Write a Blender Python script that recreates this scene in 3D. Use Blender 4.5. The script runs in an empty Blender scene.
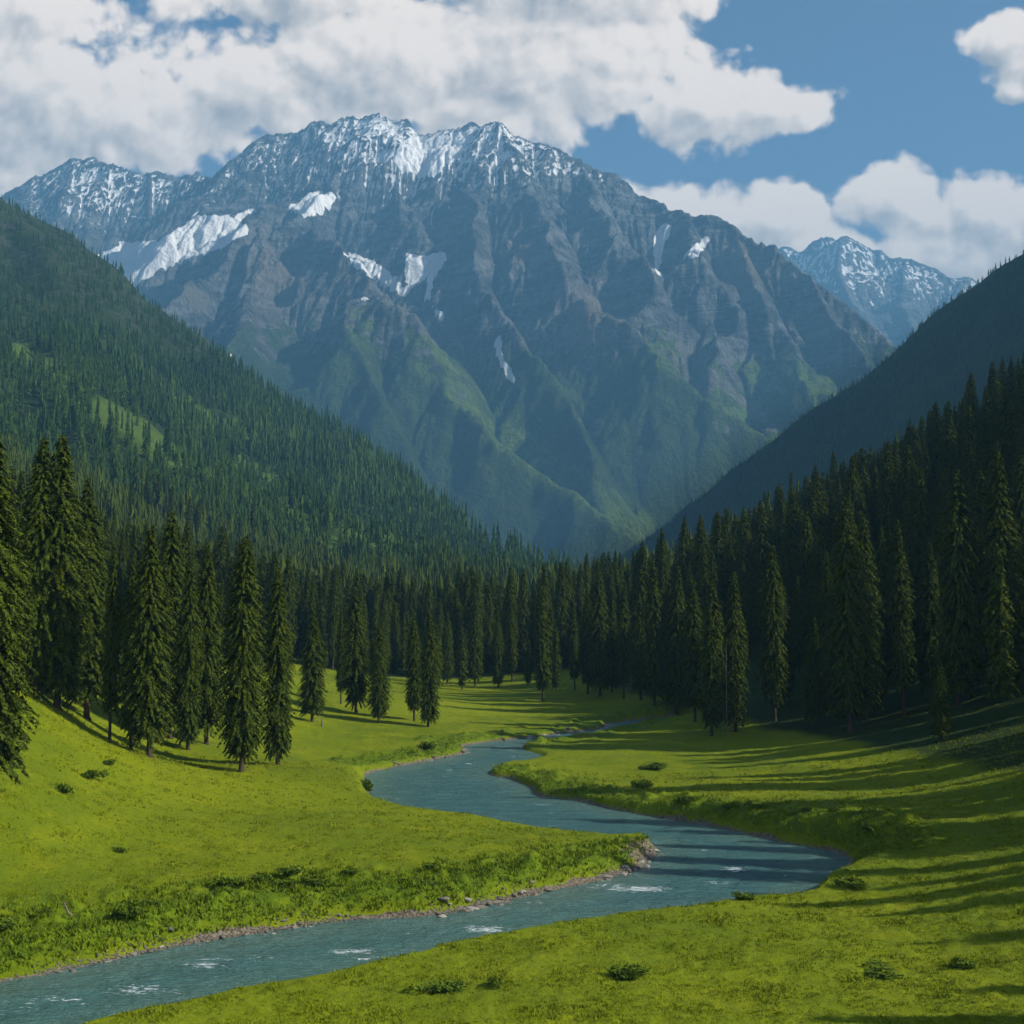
import bpy, math, time
import numpy as np
T0 = time.time()
def log(*a): print('[%.1fs]' % (time.time() - T0), *a, flush=True)
scene = bpy.context.scene
COL = scene.collection
rng = np.random.default_rng(7)

# ------------------------------------------------------------------ camera
F = 1236.0            # focal length in pixels of the 1024 px picture
CAMZ = 22.0
HZ = 600.0            # picture row of the horizon
PITCH = math.atan((HZ - 512.0) / F)
cam_d = bpy.data.cameras.new('camera'); cam = bpy.data.objects.new('camera', cam_d); COL.objects.link(cam)
cam_d.sensor_width = 36.0; cam_d.lens = F / 1024.0 * 36.0
cam_d.clip_start = 0.5; cam_d.clip_end = 60000
cam.location = (0, 0, CAMZ); cam.rotation_euler = (math.radians(90) + PITCH, 0, 0)
scene.camera = cam
CP, SP = math.cos(PITCH), math.sin(PITCH)
def ray(px, py):
    """direction of a picture point with y component 1"""
    u = (np.asarray(px, float) - 512.0) / F; v = (512.0 - np.asarray(py, float)) / F
    dy = CP - v * SP; dz = SP + v * CP
    return u / dy, dz / dy
def unp(px, py, d=None, z=None):
    rx, rz = ray(px, py)
    if d is None: d = (z - CAMZ) / rz
    return rx * d, d * np.ones_like(rx), CAMZ + rz * d
def proj(x, y, z):
    z = z - CAMZ
    f = y * CP + z * SP; up = -y * SP + z * CP
    return 512 + F * x / f, 512 - F * up / f

# ------------------------------------------------------------------ noise
def _hash(ix, iy, seed):
    h = (ix.astype(np.int64) * 374761393 + iy.astype(np.int64) * 668265263 + seed * 1442695041) & 0xffffffff
    h = ((h ^ (h >> 13)) * 1274126177) & 0xffffffff
    return h ^ (h >> 16)
def perlin(x, y, seed=0):
    x = np.asarray(x, float); y = np.asarray(y, float)
    x0 = np.floor(x); y0 = np.floor(y); fx = x - x0; fy = y - y0
    u = fx * fx * fx * (fx * (fx * 6 - 15) + 10); v = fy * fy * fy * (fy * (fy * 6 - 15) + 10)
    def g(ix, iy, dx, dy):
        a = _hash(ix, iy, seed).astype(np.float64) * (2 * math.pi / 4294967296.0)
        return np.cos(a) * dx + np.sin(a) * dy
    n00 = g(x0, y0, fx, fy); n10 = g(x0 + 1, y0, fx - 1, fy)
    n01 = g(x0, y0 + 1, fx, fy - 1); n11 = g(x0 + 1, y0 + 1, fx - 1, fy - 1)
    return (n00 * (1 - u) + n10 * u) * (1 - v) + (n01 * (1 - u) + n11 * u) * v
def fbm(x, y, o=4, seed=0, gain=.5):
    s = 0; a = 1.0
    for k in range(o):
        s = s + a * perlin(x, y, seed + k * 17); x = x * 2.03 + 13.7; y = y * 2.03 - 7.1; a *= gain
    return s
def ridged(x, y, o=4, seed=0, gain=.5):
    s = 0; a = 1.0
    for k in range(o):
        s = s + a * (1 - 2.2 * np.abs(perlin(x, y, seed + k * 31))); x = x * 2.07 + 3.7; y = y * 2.07 - 9.1; a *= gain
    return s
def sstep(a, b, x):
    t = np.clip((x - a) / (b - a), 0, 1); return t * t * (3 - 2 * t)
def catmull(P, n=8):
    P = np.asarray(P, float); Q = np.vstack([2 * P[0] - P[1], P, 2 * P[-1] - P[-2]]); out = []
    t = np.linspace(0, 1, n, endpoint=False)[:, None]
    for i in range(1, len(Q) - 2):
        a, b, c, d = Q[i - 1], Q[i], Q[i + 1], Q[i + 2]
        out.append(.5 * (2 * b + (c - a) * t + (2 * a - 5 * b + 4 * c - d) * t ** 2 + (3 * b - a - 3 * c + d) * t ** 3))
    out.append(P[-1:]); return np.vstack(out)

# ------------------------------------------------------------------ mesh helpers
def mesh_from(name, verts, faces, mat=None, smooth=False, attrs=None):
    """faces: (n,3) or (n,4) int array"""
    me = bpy.data.meshes.new(name)
    verts = np.ascontiguousarray(verts, np.float32); faces = np.ascontiguousarray(faces, np.int32)
    n, k = faces.shape
    me.vertices.add(len(verts)); me.vertices.foreach_set('co', verts.ravel())
    me.loops.add(n * k); me.loops.foreach_set('vertex_index', faces.ravel())
    me.polygons.add(n); me.polygons.foreach_set('loop_start', np.arange(0, n * k, k, dtype=np.int32))
    me.polygons.foreach_set('loop_total', np.full(n, k, np.int32))
    me.polygons.foreach_set('use_smooth', np.full(n, smooth, bool))
    for nm, arr in (attrs or {}).items():
        a = me.attributes.new(nm, 'FLOAT', 'POINT'); a.data.foreach_set('value', np.ascontiguousarray(arr, np.float32).ravel())
    me.update(calc_edges=True)
    if mat: me.materials.append(mat)
    return me
def link(name, me, parent=None, loc=(0, 0, 0), rz=0, sc=1, **props):
    o = bpy.data.objects.new(name, me); COL.objects.link(o)
    o.location = loc; o.rotation_euler = (0, 0, rz)
    o.scale = (sc, sc, sc) if np.isscalar(sc) else sc
    if parent: o.parent = parent
    for k, v in props.items(): o[k] = v
    return o
def grid_faces(nr, nc):
    i = np.arange(nr * nc).reshape(nr, nc)
    return np.stack([i[:-1, :-1].ravel(), i[:-1, 1:].ravel(), i[1:, 1:].ravel(), i[1:, :-1].ravel()], 1)
def bilerp(Z, x0, y0, dx, x, y):
    """Z[row=y, col=x]"""
    fx = np.clip((x - x0) / dx, 0, Z.shape[1] - 1.001); fy = np.clip((y - y0) / dx, 0, Z.shape[0] - 1.001)
    ix = fx.astype(int); iy = fy.astype(int); fx = fx - ix; fy = fy - iy
    return (Z[iy, ix] * (1 - fx) + Z[iy, ix + 1] * fx) * (1 - fy) + (Z[iy + 1, ix] * (1 - fx) + Z[iy + 1, ix + 1] * fx) * fy

# ------------------------------------------------------------------ river outline
# (px, py, z at which the edge is read): far side banks at water level, near side banks at the bank's lip
LEFT = [(-260, 1075, 0), (-120, 1018, 0), (-50, 995, 0), (0, 982, 0), (39, 976, 0), (78, 967, 0), (137, 955, 0), (195, 943, 0), (273, 931, 0), (350, 920, 0), (428, 916, 0), (483, 906, 0), (545, 892, 0),
        (600, 880, 0), (639, 868, 0), (650, 858, 0), (657, 850, 0), (644, 842, .1), (618, 838, .5), (574, 832, .7), (527, 825, .8), (471, 814, .8), (412, 807, .8), (378, 800, .6), (369, 789, .4), (366, 775, 0),
        (402, 766, 0), (434, 760, 0), (465, 753, 0), (467, 745, 0), (527, 738, 0), (565, 733, 0), (599, 729, 0), (612, 723, 0), (660, 718, 0), (720, 716, 0)]
RIGHT = [(-60, 1095, .8), (20, 1050, .8), (82, 1021, .8), (137, 1006, .8), (187, 996, .8), (234, 985, .8), (312, 974, .8), (398, 954, .8), (467, 939, .8), (569, 922, .8), (662, 908, .8), (741, 899, .7), (800, 896, .6),
         (815, 886, .3), (843, 878, 0), (850, 868, 0), (846, 858, 0), (825, 850, 0), (787, 843, 0), (741, 833, 0), (703, 825, 0), (653, 817, 0), (600, 807, 0), (571, 800, 0), (537, 796, 0), (530, 788, 0),
         (512, 780, 0), (488, 774, 0), (504, 764, .1), (527, 760, .3), (542, 754, .3), (523, 748, .1), (529, 742, 0), (559, 738, .1), (590, 734, .1), (614, 729, .2), (660, 724, .2), (720, 722, .2)]
def edge_world(L):
    a = np.array(L, float); x, y, z = unp(a[:, 0], a[:, 1], z=a[:, 2]); return catmull(np.stack([x, y], 1), 5)
LW, RW = edge_world(LEFT), edge_world(RIGHT)
RIV = np.vstack([LW, RW[::-1]])
def river_sd(x, y):
    """signed distance to the river outline, positive on land"""
    x = np.asarray(x, float).ravel(); y = np.asarray(y, float).ravel()
    best = np.full(x.shape, 1e9); inside = np.zeros(x.shape, bool)
    n = len(RIV)
    for i in range(n):
        ax, ay = RIV[i]; bx, by = RIV[(i + 1) % n]
        vx, vy = bx - ax, by - ay; L = vx * vx + vy * vy + 1e-12
        t = np.clip(((x - ax) * vx + (y - ay) * vy) / L, 0, 1)
        dd = (x - ax - t * vx) ** 2 + (y - ay - t * vy) ** 2
        np.minimum(best, dd, out=best)
        c = ((ay > y) != (by > y)) & (x < vx * (y - ay) / (vy if vy else 1e-12) + ax)
        inside ^= c
    s = np.sqrt(best); s[inside] *= -1
    return s
def seg_dist(x, y, P):
    best = np.full(x.shape, 1e9)
    for i in range(len(P) - 1):
        ax, ay = P[i]; vx, vy = P[i + 1] - P[i]; t = np.clip(((x - ax) * vx + (y - ay) * vy) / (vx * vx + vy * vy + 1e-12), 0, 1)
        best = np.minimum(best, (x - ax - t * vx) ** 2 + (y - ay - t * vy) ** 2)
    return np.sqrt(best)
LIPS = [RW[:13 * 5 + 3], LW[18 * 5:25 * 5], RW[28 * 5:31 * 5]]
def lipness(x, y, sd):
    """1 where the nearest river edge is a smooth near side lip"""
    o = np.zeros(x.shape); q = (np.abs(sd) < 16)
    d = np.minimum.reduce([seg_dist(x[q], y[q], P) for P in LIPS]); o[q] = 1 - sstep(.3, 3., d - np.abs(sd[q])); return o
# side of the river: +1 on the left (lit meadow), used only for bank height
# ------------------------------------------------------------------ valley floor
CTRL = []   # world x, y, z
def cz(px, py, z): x, y, _ = unp(px, py, z=z); CTRL.append((float(x), float(y), z))
def cw(x, y, z): CTRL.append((x, y, z))
for a in [(-100, 960, 2.3), (0, 925, 2.2), (100, 905, 2.1), (200, 888, 2.1), (300, 875, 2.0), (400, 865, 1.9), (500, 858, 1.5), (580, 850, 1.0), (300, 830, 2.0), (450, 835, 1.5), (100, 850, 3.0), (0, 860, 4.0),
          (200, 810, 2.6), (350, 800, 1.4), (0, 800, 6.6), (245, 770, 3.2), (150, 754, 4.6), (275, 765, 2.6), (56, 708, 9.6), (110, 738, 6.2), (33, 690, 12.), (312, 722, 2.6), (355, 713, 2.4), (422, 725, .9), (340, 760, 1.0),
          (440, 745, .7), (520, 725, .6), (600, 712, .8), (480, 700, 1.2), (543, 700, 1.2), (620, 700, 1.2), (430, 690, 2.0),
          (560, 770, .7), (650, 790, .9), (650, 740, .6), (715, 735, 1.2), (760, 790, 1.8), (800, 815, 2.2), (880, 840, 2.6), (900, 790, 2.2), (815, 722, 3.0), (860, 735, 3.6), (940, 742, 5.0), (1010, 704, 8.),
          (1020, 780, 4.5), (950, 860, 2.5), (1020, 880, 3.4), (900, 910, 1.6), (700, 940, 1.2), (500, 970, 1.0), (300, 1000, .9), (200, 1023, .8), (600, 1023, 1.2), (1000, 1000, 2.0), (850, 960, 1.4)]: cz(*a)
for a in [(72, 135, 11), (95, 250, 32), (130, 200, 50), (40, 255, 7), (60, 400, 16), (150, 400, 62), (20, 500, 5), (90, 500, 28), (0, 400, 3), (-60, 400, 5), (-100, 300, 17), (-130, 220, 36), (-80, 160, 22), (-110, 100, 28), (-60, 60, 12),
          (-20, 40, 3), (20, 30, 1), (60, 40, 2.5), (110, 60, 6), (100, 110, 16), (150, 120, 28), (-160, 420, 32), (-60, 520, 7), (-220, 250, 70), (230, 250, 100), (240, 450, 110), (-250, 520, 60), (0, 620, 6), (90, 620, 22)]: cw(*a)
CTRL = np.array(CTRL)
def _tps(r2): return np.where(r2 > 0, r2 * np.log(r2 + 1e-12), 0)
def tps_fit(P, z, lam=2e-4):
    p = P / 100.0; n = len(p); r2 = ((p[:, None] - p[None]) ** 2).sum(-1)
    A = np.zeros((n + 3, n + 3)); A[:n, :n] = _tps(r2) + lam * np.eye(n); A[:n, n] = 1; A[:n, n + 1:] = p; A[n, :n] = 1; A[n + 1:, :n] = p.T
    return np.linalg.solve(A, np.r_[z, 0, 0, 0])
TW = tps_fit(CTRL[:, :2], CTRL[:, 2])
def tps(x, y):
    p = CTRL[:, :2] / 100.0; n = len(p); X = x / 100.0; Y = y / 100.0
    s = TW[n] + TW[n + 1] * X + TW[n + 2] * Y
    for i in range(n): s = s + TW[i] * _tps((X - p[i, 0]) ** 2 + (Y - p[i, 1]) ** 2)
    return s
# ------------------------------------------------------------------ erosion (stream power, implicit, solved by pointer doubling)
def erode(h, dx, steps, K, m=.45, diff=.02, talus=1.3):
    R, C = h.shape; N = R * C; idx = np.arange(N).reshape(R, C)
    offs = [(-1, -1), (-1, 0), (-1, 1), (0, -1), (0, 1), (1, -1), (1, 0), (1, 1)]
    nd = int(math.ceil(math.log2(max(R, C) * 2)))
    for s in range(steps):
        best = np.zeros((R, C)); rec = idx.copy(); hp = np.pad(h, 1, mode='edge')
        for (a, b) in offs:
            L = dx * math.hypot(a, b); sl = (h - hp[1 + a:R + 1 + a, 1 + b:C + 1 + b]) / L
            up = sl > best; best = np.where(up, sl, best); rec = np.where(up, idx + a * C + b, rec)
        rec[0, :] = idx[0, :]; rec[-1, :] = idx[-1, :]; rec[:, 0] = idx[:, 0]; rec[:, -1] = idx[:, -1]
        r = rec.ravel(); A = np.ones(N); P = r.copy(); self_ = np.arange(N); root = P == self_
        for k in range(nd):
            w = np.where(P == self_, 0, A); A = A + np.bincount(P, w, N); P = P[P]
        # (roots double count themselves only harmlessly)
        A = np.minimum(A, N) * dx * dx
        dist = np.where(root, 1, np.hypot(r // C - self_ // C, r % C - self_ % C)) * dx
        Fk = K * A ** m / dist; Fk[root] = 0
        a = h.ravel() / (1 + Fk); b = Fk / (1 + Fk); b[root] = 0; a[root] = h.ravel()[root]
        P = r.copy()
        for k in range(nd + 1):
            a = a + b * a[P] * (P != self_); b = b * np.where(P != self_, b[P], 0); P = P[P]
        h = np.minimum(a.reshape(R, C), h)
        # thermal creep above the talus slope, plus a touch of diffusion
        hp = np.pad(h, 1, mode='edge'); dl = 0
        for (a_, b_) in ((-1, 0), (1, 0), (0, -1), (0, 1)):
            g = hp[1 + a_:R + 1 + a_, 1 + b_:C + 1 + b_] - h
            dl = dl + diff * g + .18 * np.sign(g) * np.maximum(np.abs(g) - talus * dx, 0)
        h = h + dl
    return h, A.reshape(R, C)

# ------------------------------------------------------------------ left hillside and right hill as eroded height grids
def column_hill(cols, x, y, expo, back=.7):
    """cols: px, toe distance, toe z, ridge distance, ridge picture row"""
    c = np.array(cols, float); px = 512 + F * x / np.maximum(y, 1)
    rz = ray(c[:, 0], c[:, 4])[1]; zr = CAMZ + rz * c[:, 3]
    I = lambda v: np.interp(px, c[:, 0], v)
    dt, zt, dr, z_r = I(c[:, 1]), I(c[:, 2]), I(c[:, 3]), I(zr)
    t = (y - dt) / (dr - dt)
    z = zt + (z_r - zt) * np.clip(t, 0, 1) ** expo
    z = np.where(t < 0, zt + t * 60, z); z = np.where(t > 1, z_r - (y - dr) * back, z)
    return z
HLC = [(-900, 250, 60, 2700, -330), (-400, 280, 40, 2500, -40), (-150, 290, 30, 2250, 118), (0, 320, 22, 2100, 205), (60, 350, 20, 2000, 238), (100, 370, 18, 1950, 264), (150, 400, 16, 1900, 306), (200, 430, 14, 1850, 345),
       (300, 500, 12, 1700, 420), (400, 600, 9, 1500, 490), (470, 680, 8, 1350, 540), (520, 740, 8, 1200, 566), (580, 800, 6, 1150, 600), (700, 800, 0, 1100, 640), (1200, 800, -30, 1100, 700)]
HRC = [(200, 2200, -60, 3300, 700), (500, 2100, -40, 3300, 640), (570, 2200, 0, 3250, 594), (620, 2050, 8, 3100, 557), (660, 1900, 10, 2950, 530), (700, 1780, 14, 2800, 500), (760, 1600, 20, 2600, 450), (820, 1450, 26, 2420, 405),
       (880, 1320, 30, 2260, 361), (940, 1220, 34, 2120, 311), (1024, 1100, 40, 1950, 262), (1200, 720, 80, 1700, 140), (1500, 560, 110, 1400, -80), (2200, 450, 160, 1100, -500)]
LX0, LY0, LDX = -2300., 240., 6.0; LNX, LNY = 460, 420
gx, gy = np.meshgrid(LX0 + LDX * np.arange(LNX), LY0 + LDX * np.arange(LNY))
hl = column_hill(HLC, gx, gy, 1.5)
amp = sstep(300, 900, gy)
hl = hl + amp * (30 * ridged((gx + .55 * gy) / 340, (gy - .3 * gx) / 900, 4, 3) - 26 + 5 * fbm(gx / 60, gy / 60, 4, 9))
HL, AL = erode(hl, LDX, 14, 0.010, .5, .03, 1.0)
RX0, RY0, RDX = -300., 450., 9.0; RNX, RNY = 460, 360
gx2, gy2 = np.meshgrid(RX0 + RDX * np.arange(RNX), RY0 + RDX * np.arange(RNY))
hr = column_hill(HRC, gx2, gy2, 1.1)
hr = hr + sstep(500, 1200, gy2) * (16 * ridged(gx2 / 700, gy2 / 500, 4, 23) - 14 + 4 * fbm(gx2 / 70, gy2 / 70, 3, 29))
HR, AR = erode(hr, RDX, 12, 0.008, .5, .03, 1.2)
log('hills')
def h_left(x, y): return bilerp(HL, LX0, LY0, LDX, x, y)
def h_right(x, y): return bilerp(HR, RX0, RY0, RDX, x, y)

def ground_h(x, y, sd=None, fine=True):
    sh = np.shape(x); x = np.asarray(x, float).ravel(); y = np.asarray(y, float).ravel()
    if sd is None:
        sd = np.full(x.shape, 60.0); near = (y < 420) & (y > 25) & (np.abs(x) < 170)
        sd[near] = river_sd(x[near], y[near])
    near = np.maximum(tps(x, np.clip(y, 25, 560)), .35)
    far = 5 + .004 * (y - 300) + .33 * np.maximum(x - 40, 0) ** 1.02 * sstep(300, 420, y)
    w = sstep(430, 560, y); z = near * (1 - w) + far * w
    z = np.where(y > 560, np.minimum(z, 400), z)
    # banks
    wob = 1.3 * fbm(x / 5., y / 5., 3, 41)
    s = sd + wob * sstep(0, 2, sd) * .5
    bank = np.clip(s, 0, 99)
    lip = np.minimum(z, .25 + .78 * bank + .3 * np.maximum(fbm(x / 2.2, y / 2.2, 3, 61), -.3) * np.minimum(bank, 1))
    blend = sstep(1.5, 6.5, bank)
    z2 = lip * (1 - blend) + z * blend
    z2 = np.where(sd < 0, np.maximum(-.9, sd * .45) - .02, z2 * sstep(-.05, .9, sd) + .03)
    # lumps of meadow, stronger on the banks
    land = sstep(.3, 2.5, sd)
    bnk = sstep(.5, 2, sd) * (1 - sstep(5, 9, sd)) * (1 - lipness(x, y, sd))
    n = .20 * fbm(x / 14., y / 14., 3, 51) + .30 * fbm(x / 5.5, y / 5.5, 3, 57) * (.35 + bnk * 1.1)
    big = 1.1 * fbm(x / 45., y / 45., 2, 71) * sstep(6, 30, sd)
    hum = np.maximum(fbm(x / 3.0, y / 2.2, 3, 77) - .05, 0)
    n = n + hum * (.22 + .95 * bnk)
    # terracettes along the slopes
    n = n + .10 * np.maximum(perlin(x / 2.0 + perlin(x / 9, y / 9, 5) * 2, y / 1.0, 79), 0)
    if fine: n = n + .06 * fbm(x / .8, y / .8, 2, 91) * (y < 260)
    return (z2 + land * n + land * big).reshape(sh)
def all_h(x, y):
    g = ground_h(x, y, fine=False)
    x = np.asarray(x, float); y = np.asarray(y, float)
    g = np.maximum(g, np.where((y > 245) & (x < 440), h_left(x, y), -99))
    return np.maximum(g, np.where((y > 460) & (x > -290), h_right(x, y), -99))

# ------------------------------------------------------------------ material helpers
class NT:
    def __init__(s, name):
        s.m = bpy.data.materials.new(name); s.m.use_nodes = True; s.t = s.m.node_tree
        s.b = s.t.nodes['Principled BSDF']; s.out = s.t.nodes['Material Output']
        s.co = s.n('ShaderNodeTexCoord').outputs['Object']; s.geo = s.n('ShaderNodeNewGeometry')
    def n(s, typ, **kw):
        nd = s.t.nodes.new(typ)
        for k, v in kw.items(): setattr(nd, k, v)
        return nd
    def put(s, sock, v):
        if isinstance(v, bpy.types.NodeSocket): s.t.links.new(v, sock)
        else:
            if sock.type == 'RGBA' and len(v) == 3: v = (*v, 1)
            sock.default_value = v
    def noise(s, scale, detail=4, rough=.55, vec=None, dist=0, color=False):
        nd = s.n('ShaderNodeTexNoise'); s.put(nd.inputs['Vector'], vec if vec is not None else s.co)
        nd.inputs['Scale'].default_value = scale; nd.inputs['Detail'].default_value = detail; nd.inputs['Roughness'].default_value = rough; nd.inputs['Distortion'].default_value = dist
        return nd.outputs['Color' if color else 'Fac']
    def math(s, op, a, b=0., c=0., clamp=False):
        nd = s.n('ShaderNodeMath', operation=op, use_clamp=clamp)
        s.put(nd.inputs[0], a); s.put(nd.inputs[1], b); s.put(nd.inputs[2], c); return nd.outputs[0]
    def ramp(s, v, a, b, lo=0., hi=1.):
        nd = s.n('ShaderNodeMapRange', interpolation_type='SMOOTHSTEP'); s.put(nd.inputs[0], v); s.put(nd.inputs[1], a); s.put(nd.inputs[2], b); s.put(nd.inputs[3], lo); s.put(nd.inputs[4], hi); return nd.outputs[0]
    def mix(s, f, a, b):
        nd = s.n('ShaderNodeMix', data_type='RGBA'); s.put(nd.inputs[0], f); s.put(nd.inputs[6], a); s.put(nd.inputs[7], b); return nd.outputs[2]
    def attr(s, name, out='Fac'): return s.n('ShaderNodeAttribute', attribute_name=name).outputs[out]
    def scale(s, v3, vec=None):
        nd = s.n('ShaderNodeVectorMath', operation='MULTIPLY'); s.put(nd.inputs[0], vec if vec is not None else s.co); nd.inputs[1].default_value = v3; return nd.outputs[0]
    def bump(s, h, strength, dist, normal=None):
        nd = s.n('ShaderNodeBump'); s.put(nd.inputs['Height'], h); nd.inputs['Strength'].default_value = strength; nd.inputs['Distance'].default_value = dist
        if normal is not None: s.put(nd.inputs['Normal'], normal)
        return nd.outputs[0]
    def fin(s, color, rough=.9, normal=None, spec=.2):
        s.put(s.b.inputs['Base Color'], color); s.put(s.b.inputs['Roughness'], rough); s.b.inputs['Specular IOR Level'].default_value = spec
        if normal is not None: s.put(s.b.inputs['Normal'], normal)
        return s.m

# ================================================================== materials
def mat_ground():
    s = NT('meadow'); P = s.co
    big = s.noise(.035, 4, .6); mid = s.noise(.22, 5, .6); fine = s.noise(2.6, 4, .7); spk = s.noise(9., 2, .6)
    c = s.mix(s.ramp(big, .35, .65), (.172, .212, .005), (.106, .152, .005))
    tr = s.noise(1., 4, .65, vec=s.scale((.5, 1.1, 1.1)), dist=1.2); c = s.mix(s.ramp(tr, .52, .66, 0, .38), c, (.080, .130, .006))
    c = s.mix(s.ramp(mid, .46, .70, 0, .75), c, (.200, .228, .006))
    c = s.mix(s.ramp(fine, .50, .70, 0, .5), c, (.065, .112, .006))
    c = s.mix(s.ramp(spk, .58, .72, 0, .45), c, (.22, .26, .012))
    bank = s.attr('bank'); veg = s.ramp(s.noise(.9, 4, .65), .42, .62)
    bv = s.mix(veg, (.060, .110, .006), (.125, .180, .007))
    c = s.mix(s.math('MULTIPLY', bank, .85), c, bv)
    dirt = s.ramp(s.math('ADD', s.attr('shore'), s.math('MULTIPLY', s.math('SUBTRACT', s.noise(1.4, 5, .7), .5), 1.1)), .45, .6)
    st = s.mix(s.ramp(s.noise(5., 4, .7), .4, .62), (.085, .068, .045), (.23, .20, .155))
    c = s.mix(dirt, c, st)
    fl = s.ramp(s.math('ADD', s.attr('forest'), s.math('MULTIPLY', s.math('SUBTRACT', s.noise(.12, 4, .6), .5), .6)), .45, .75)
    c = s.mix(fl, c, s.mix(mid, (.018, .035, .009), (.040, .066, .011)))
    hgt = s.math('ADD', s.math('MULTIPLY', s.noise(1.1, 5, .7), .6), s.math('MULTIPLY', s.noise(6, 4, .7), .25))
    return s.fin(c, .95, s.bump(hgt, .9, .35), .1)
def mat_hill():
    s = NT('hillside'); rocky = s.attr('rock'); clear = s.attr('clear'); n = s.noise(.012, 6, .65); f = s.noise(.07, 6, .7)
    c = s.mix(f, (.010, .024, .010), (.030, .055, .014))
    c = s.mix(s.ramp(n, .45, .65, 0, .6), c, (.045, .075, .018))
    c = s.mix(clear, c, s.mix(s.noise(.05, 4, .6), (.055, .110, .018), (.115, .175, .026)))
    rk = s.mix(s.ramp(f, .42, .62), (.018, .030, .022), (.060, .070, .052))
    c = s.mix(s.math('MULTIPLY', rocky, s.ramp(s.noise(.035, 6, .75), .45, .60)), c, rk)
    return s.fin(c, .95, s.bump(s.noise(.06, 8, .75), .9, 9.), .1)
def mat_mountain():
    s = NT('mountain_rock'); P = s.co
    wn = s.noise(.0011, 5, .6, dist=.6); f = s.noise(.010, 9, .72); strat = s.noise(1., 6, .65, vec=s.scale((.004, .004, .016)), dist=1.2)
    rock = s.mix(s.ramp(strat, .38, .64), (.066, .073, .084), (.215, .222, .228))
    rock = s.mix(s.ramp(f, .47, .66, 0, .85), rock, (.026, .028, .033))
    rock = s.mix(s.ramp(wn, .52, .66, 0, .6), rock, s.mix(f, (.065, .057, .050), (.24, .205, .17)))
    rock = s.mix(s.math('MULTIPLY', s.attr('pale'), s.ramp(s.noise(.02, 6, .7), .35, .6, .45, 1)), rock, s.mix(f, (.14, .11, .08), (.34, .27, .20)))
    vg = s.mix(s.noise(.006, 7, .68), (.016, .040, .016), (.056, .092, .022))
    vg = s.mix(s.math('MULTIPLY', s.attr('lush_sunlit'), s.ramp(s.noise(.016, 6, .7), .38, .6, .3, 1)), vg, (.135, .205, .036))  # lush meadow green, with its sunlit brightness put into the colour
    vf = s.ramp(s.math('ADD', s.attr('veg'), s.math('MULTIPLY', s.math('SUBTRACT', s.noise(.013, 8, .75), .5), 1.5)), .40, .60)
    c = s.mix(vf, rock, vg)
    sc = s.mix(f, (.11, .112, .10), (.24, .24, .225))
    sf = s.ramp(s.math('ADD', s.attr('scree'), s.math('MULTIPLY', s.math('SUBTRACT', s.noise(.011, 6, .7), .5), .9)), .45, .65)
    c = s.mix(sf, c, sc)
    sn = s.math('ADD', s.attr('snow'), s.math('MULTIPLY', s.math('SUBTRACT', s.noise(.024, 9, .82), .5), 1.5))
    sw = s.ramp(sn, .47, .55)
    c = s.mix(sw, c, (.80, .81, .83))
    cl = s.n('ShaderNodeTexVoronoi', feature='F1'); s.put(cl.inputs['Vector'], s.scale((1, 1, .45))); cl.inputs['Scale'].default_value = .016; cl.inputs['Detail'].default_value = 3.; cl.inputs['Roughness'].default_value = .7
    h = s.math('ADD', s.noise(.012, 10, .82), s.math('ADD', s.math('MULTIPLY', strat, .35), s.math('MULTIPLY', cl.outputs['Distance'], .55)))
    return s.fin(c, .92, s.bump(s.math('MULTIPLY', h, s.ramp(sw, 0, 1, 1, .35)), 1., 60.), .15)
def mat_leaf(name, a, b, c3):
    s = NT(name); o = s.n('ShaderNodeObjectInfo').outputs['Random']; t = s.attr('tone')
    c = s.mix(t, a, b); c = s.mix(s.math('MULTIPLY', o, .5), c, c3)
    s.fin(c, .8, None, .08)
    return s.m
def mat_bark():
    s = NT('bark'); n = s.noise(1., 4, .7, vec=s.scale((6, 6, 1.2)))
    return s.fin(s.mix(n, (.030, .022, .015), (.10, .078, .055)), .95, s.bump(n, .8, .05))
def mat_deadwood():
    s = NT('deadwood'); n = s.noise(1., 4, .7, vec=s.scale((8, 8, 1.0)))
    return s.fin(s.mix(n, (.09, .08, .065), (.22, .20, .17)), .9, s.bump(n, .8, .04))
def mat_rock(name='river_stone'):
    s = NT(name); n = s.noise(2.2, 6, .65); o = s.n('ShaderNodeObjectInfo').outputs['Random']
    c = s.mix(n, (.055, .048, .038), (.25, .225, .185)); c = s.mix(s.math('MULTIPLY', s.ramp(o, .6, 1), .8), c, (.40, .37, .32))
    return s.fin(c, .85, s.bump(n, .7, .12), .3)
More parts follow.
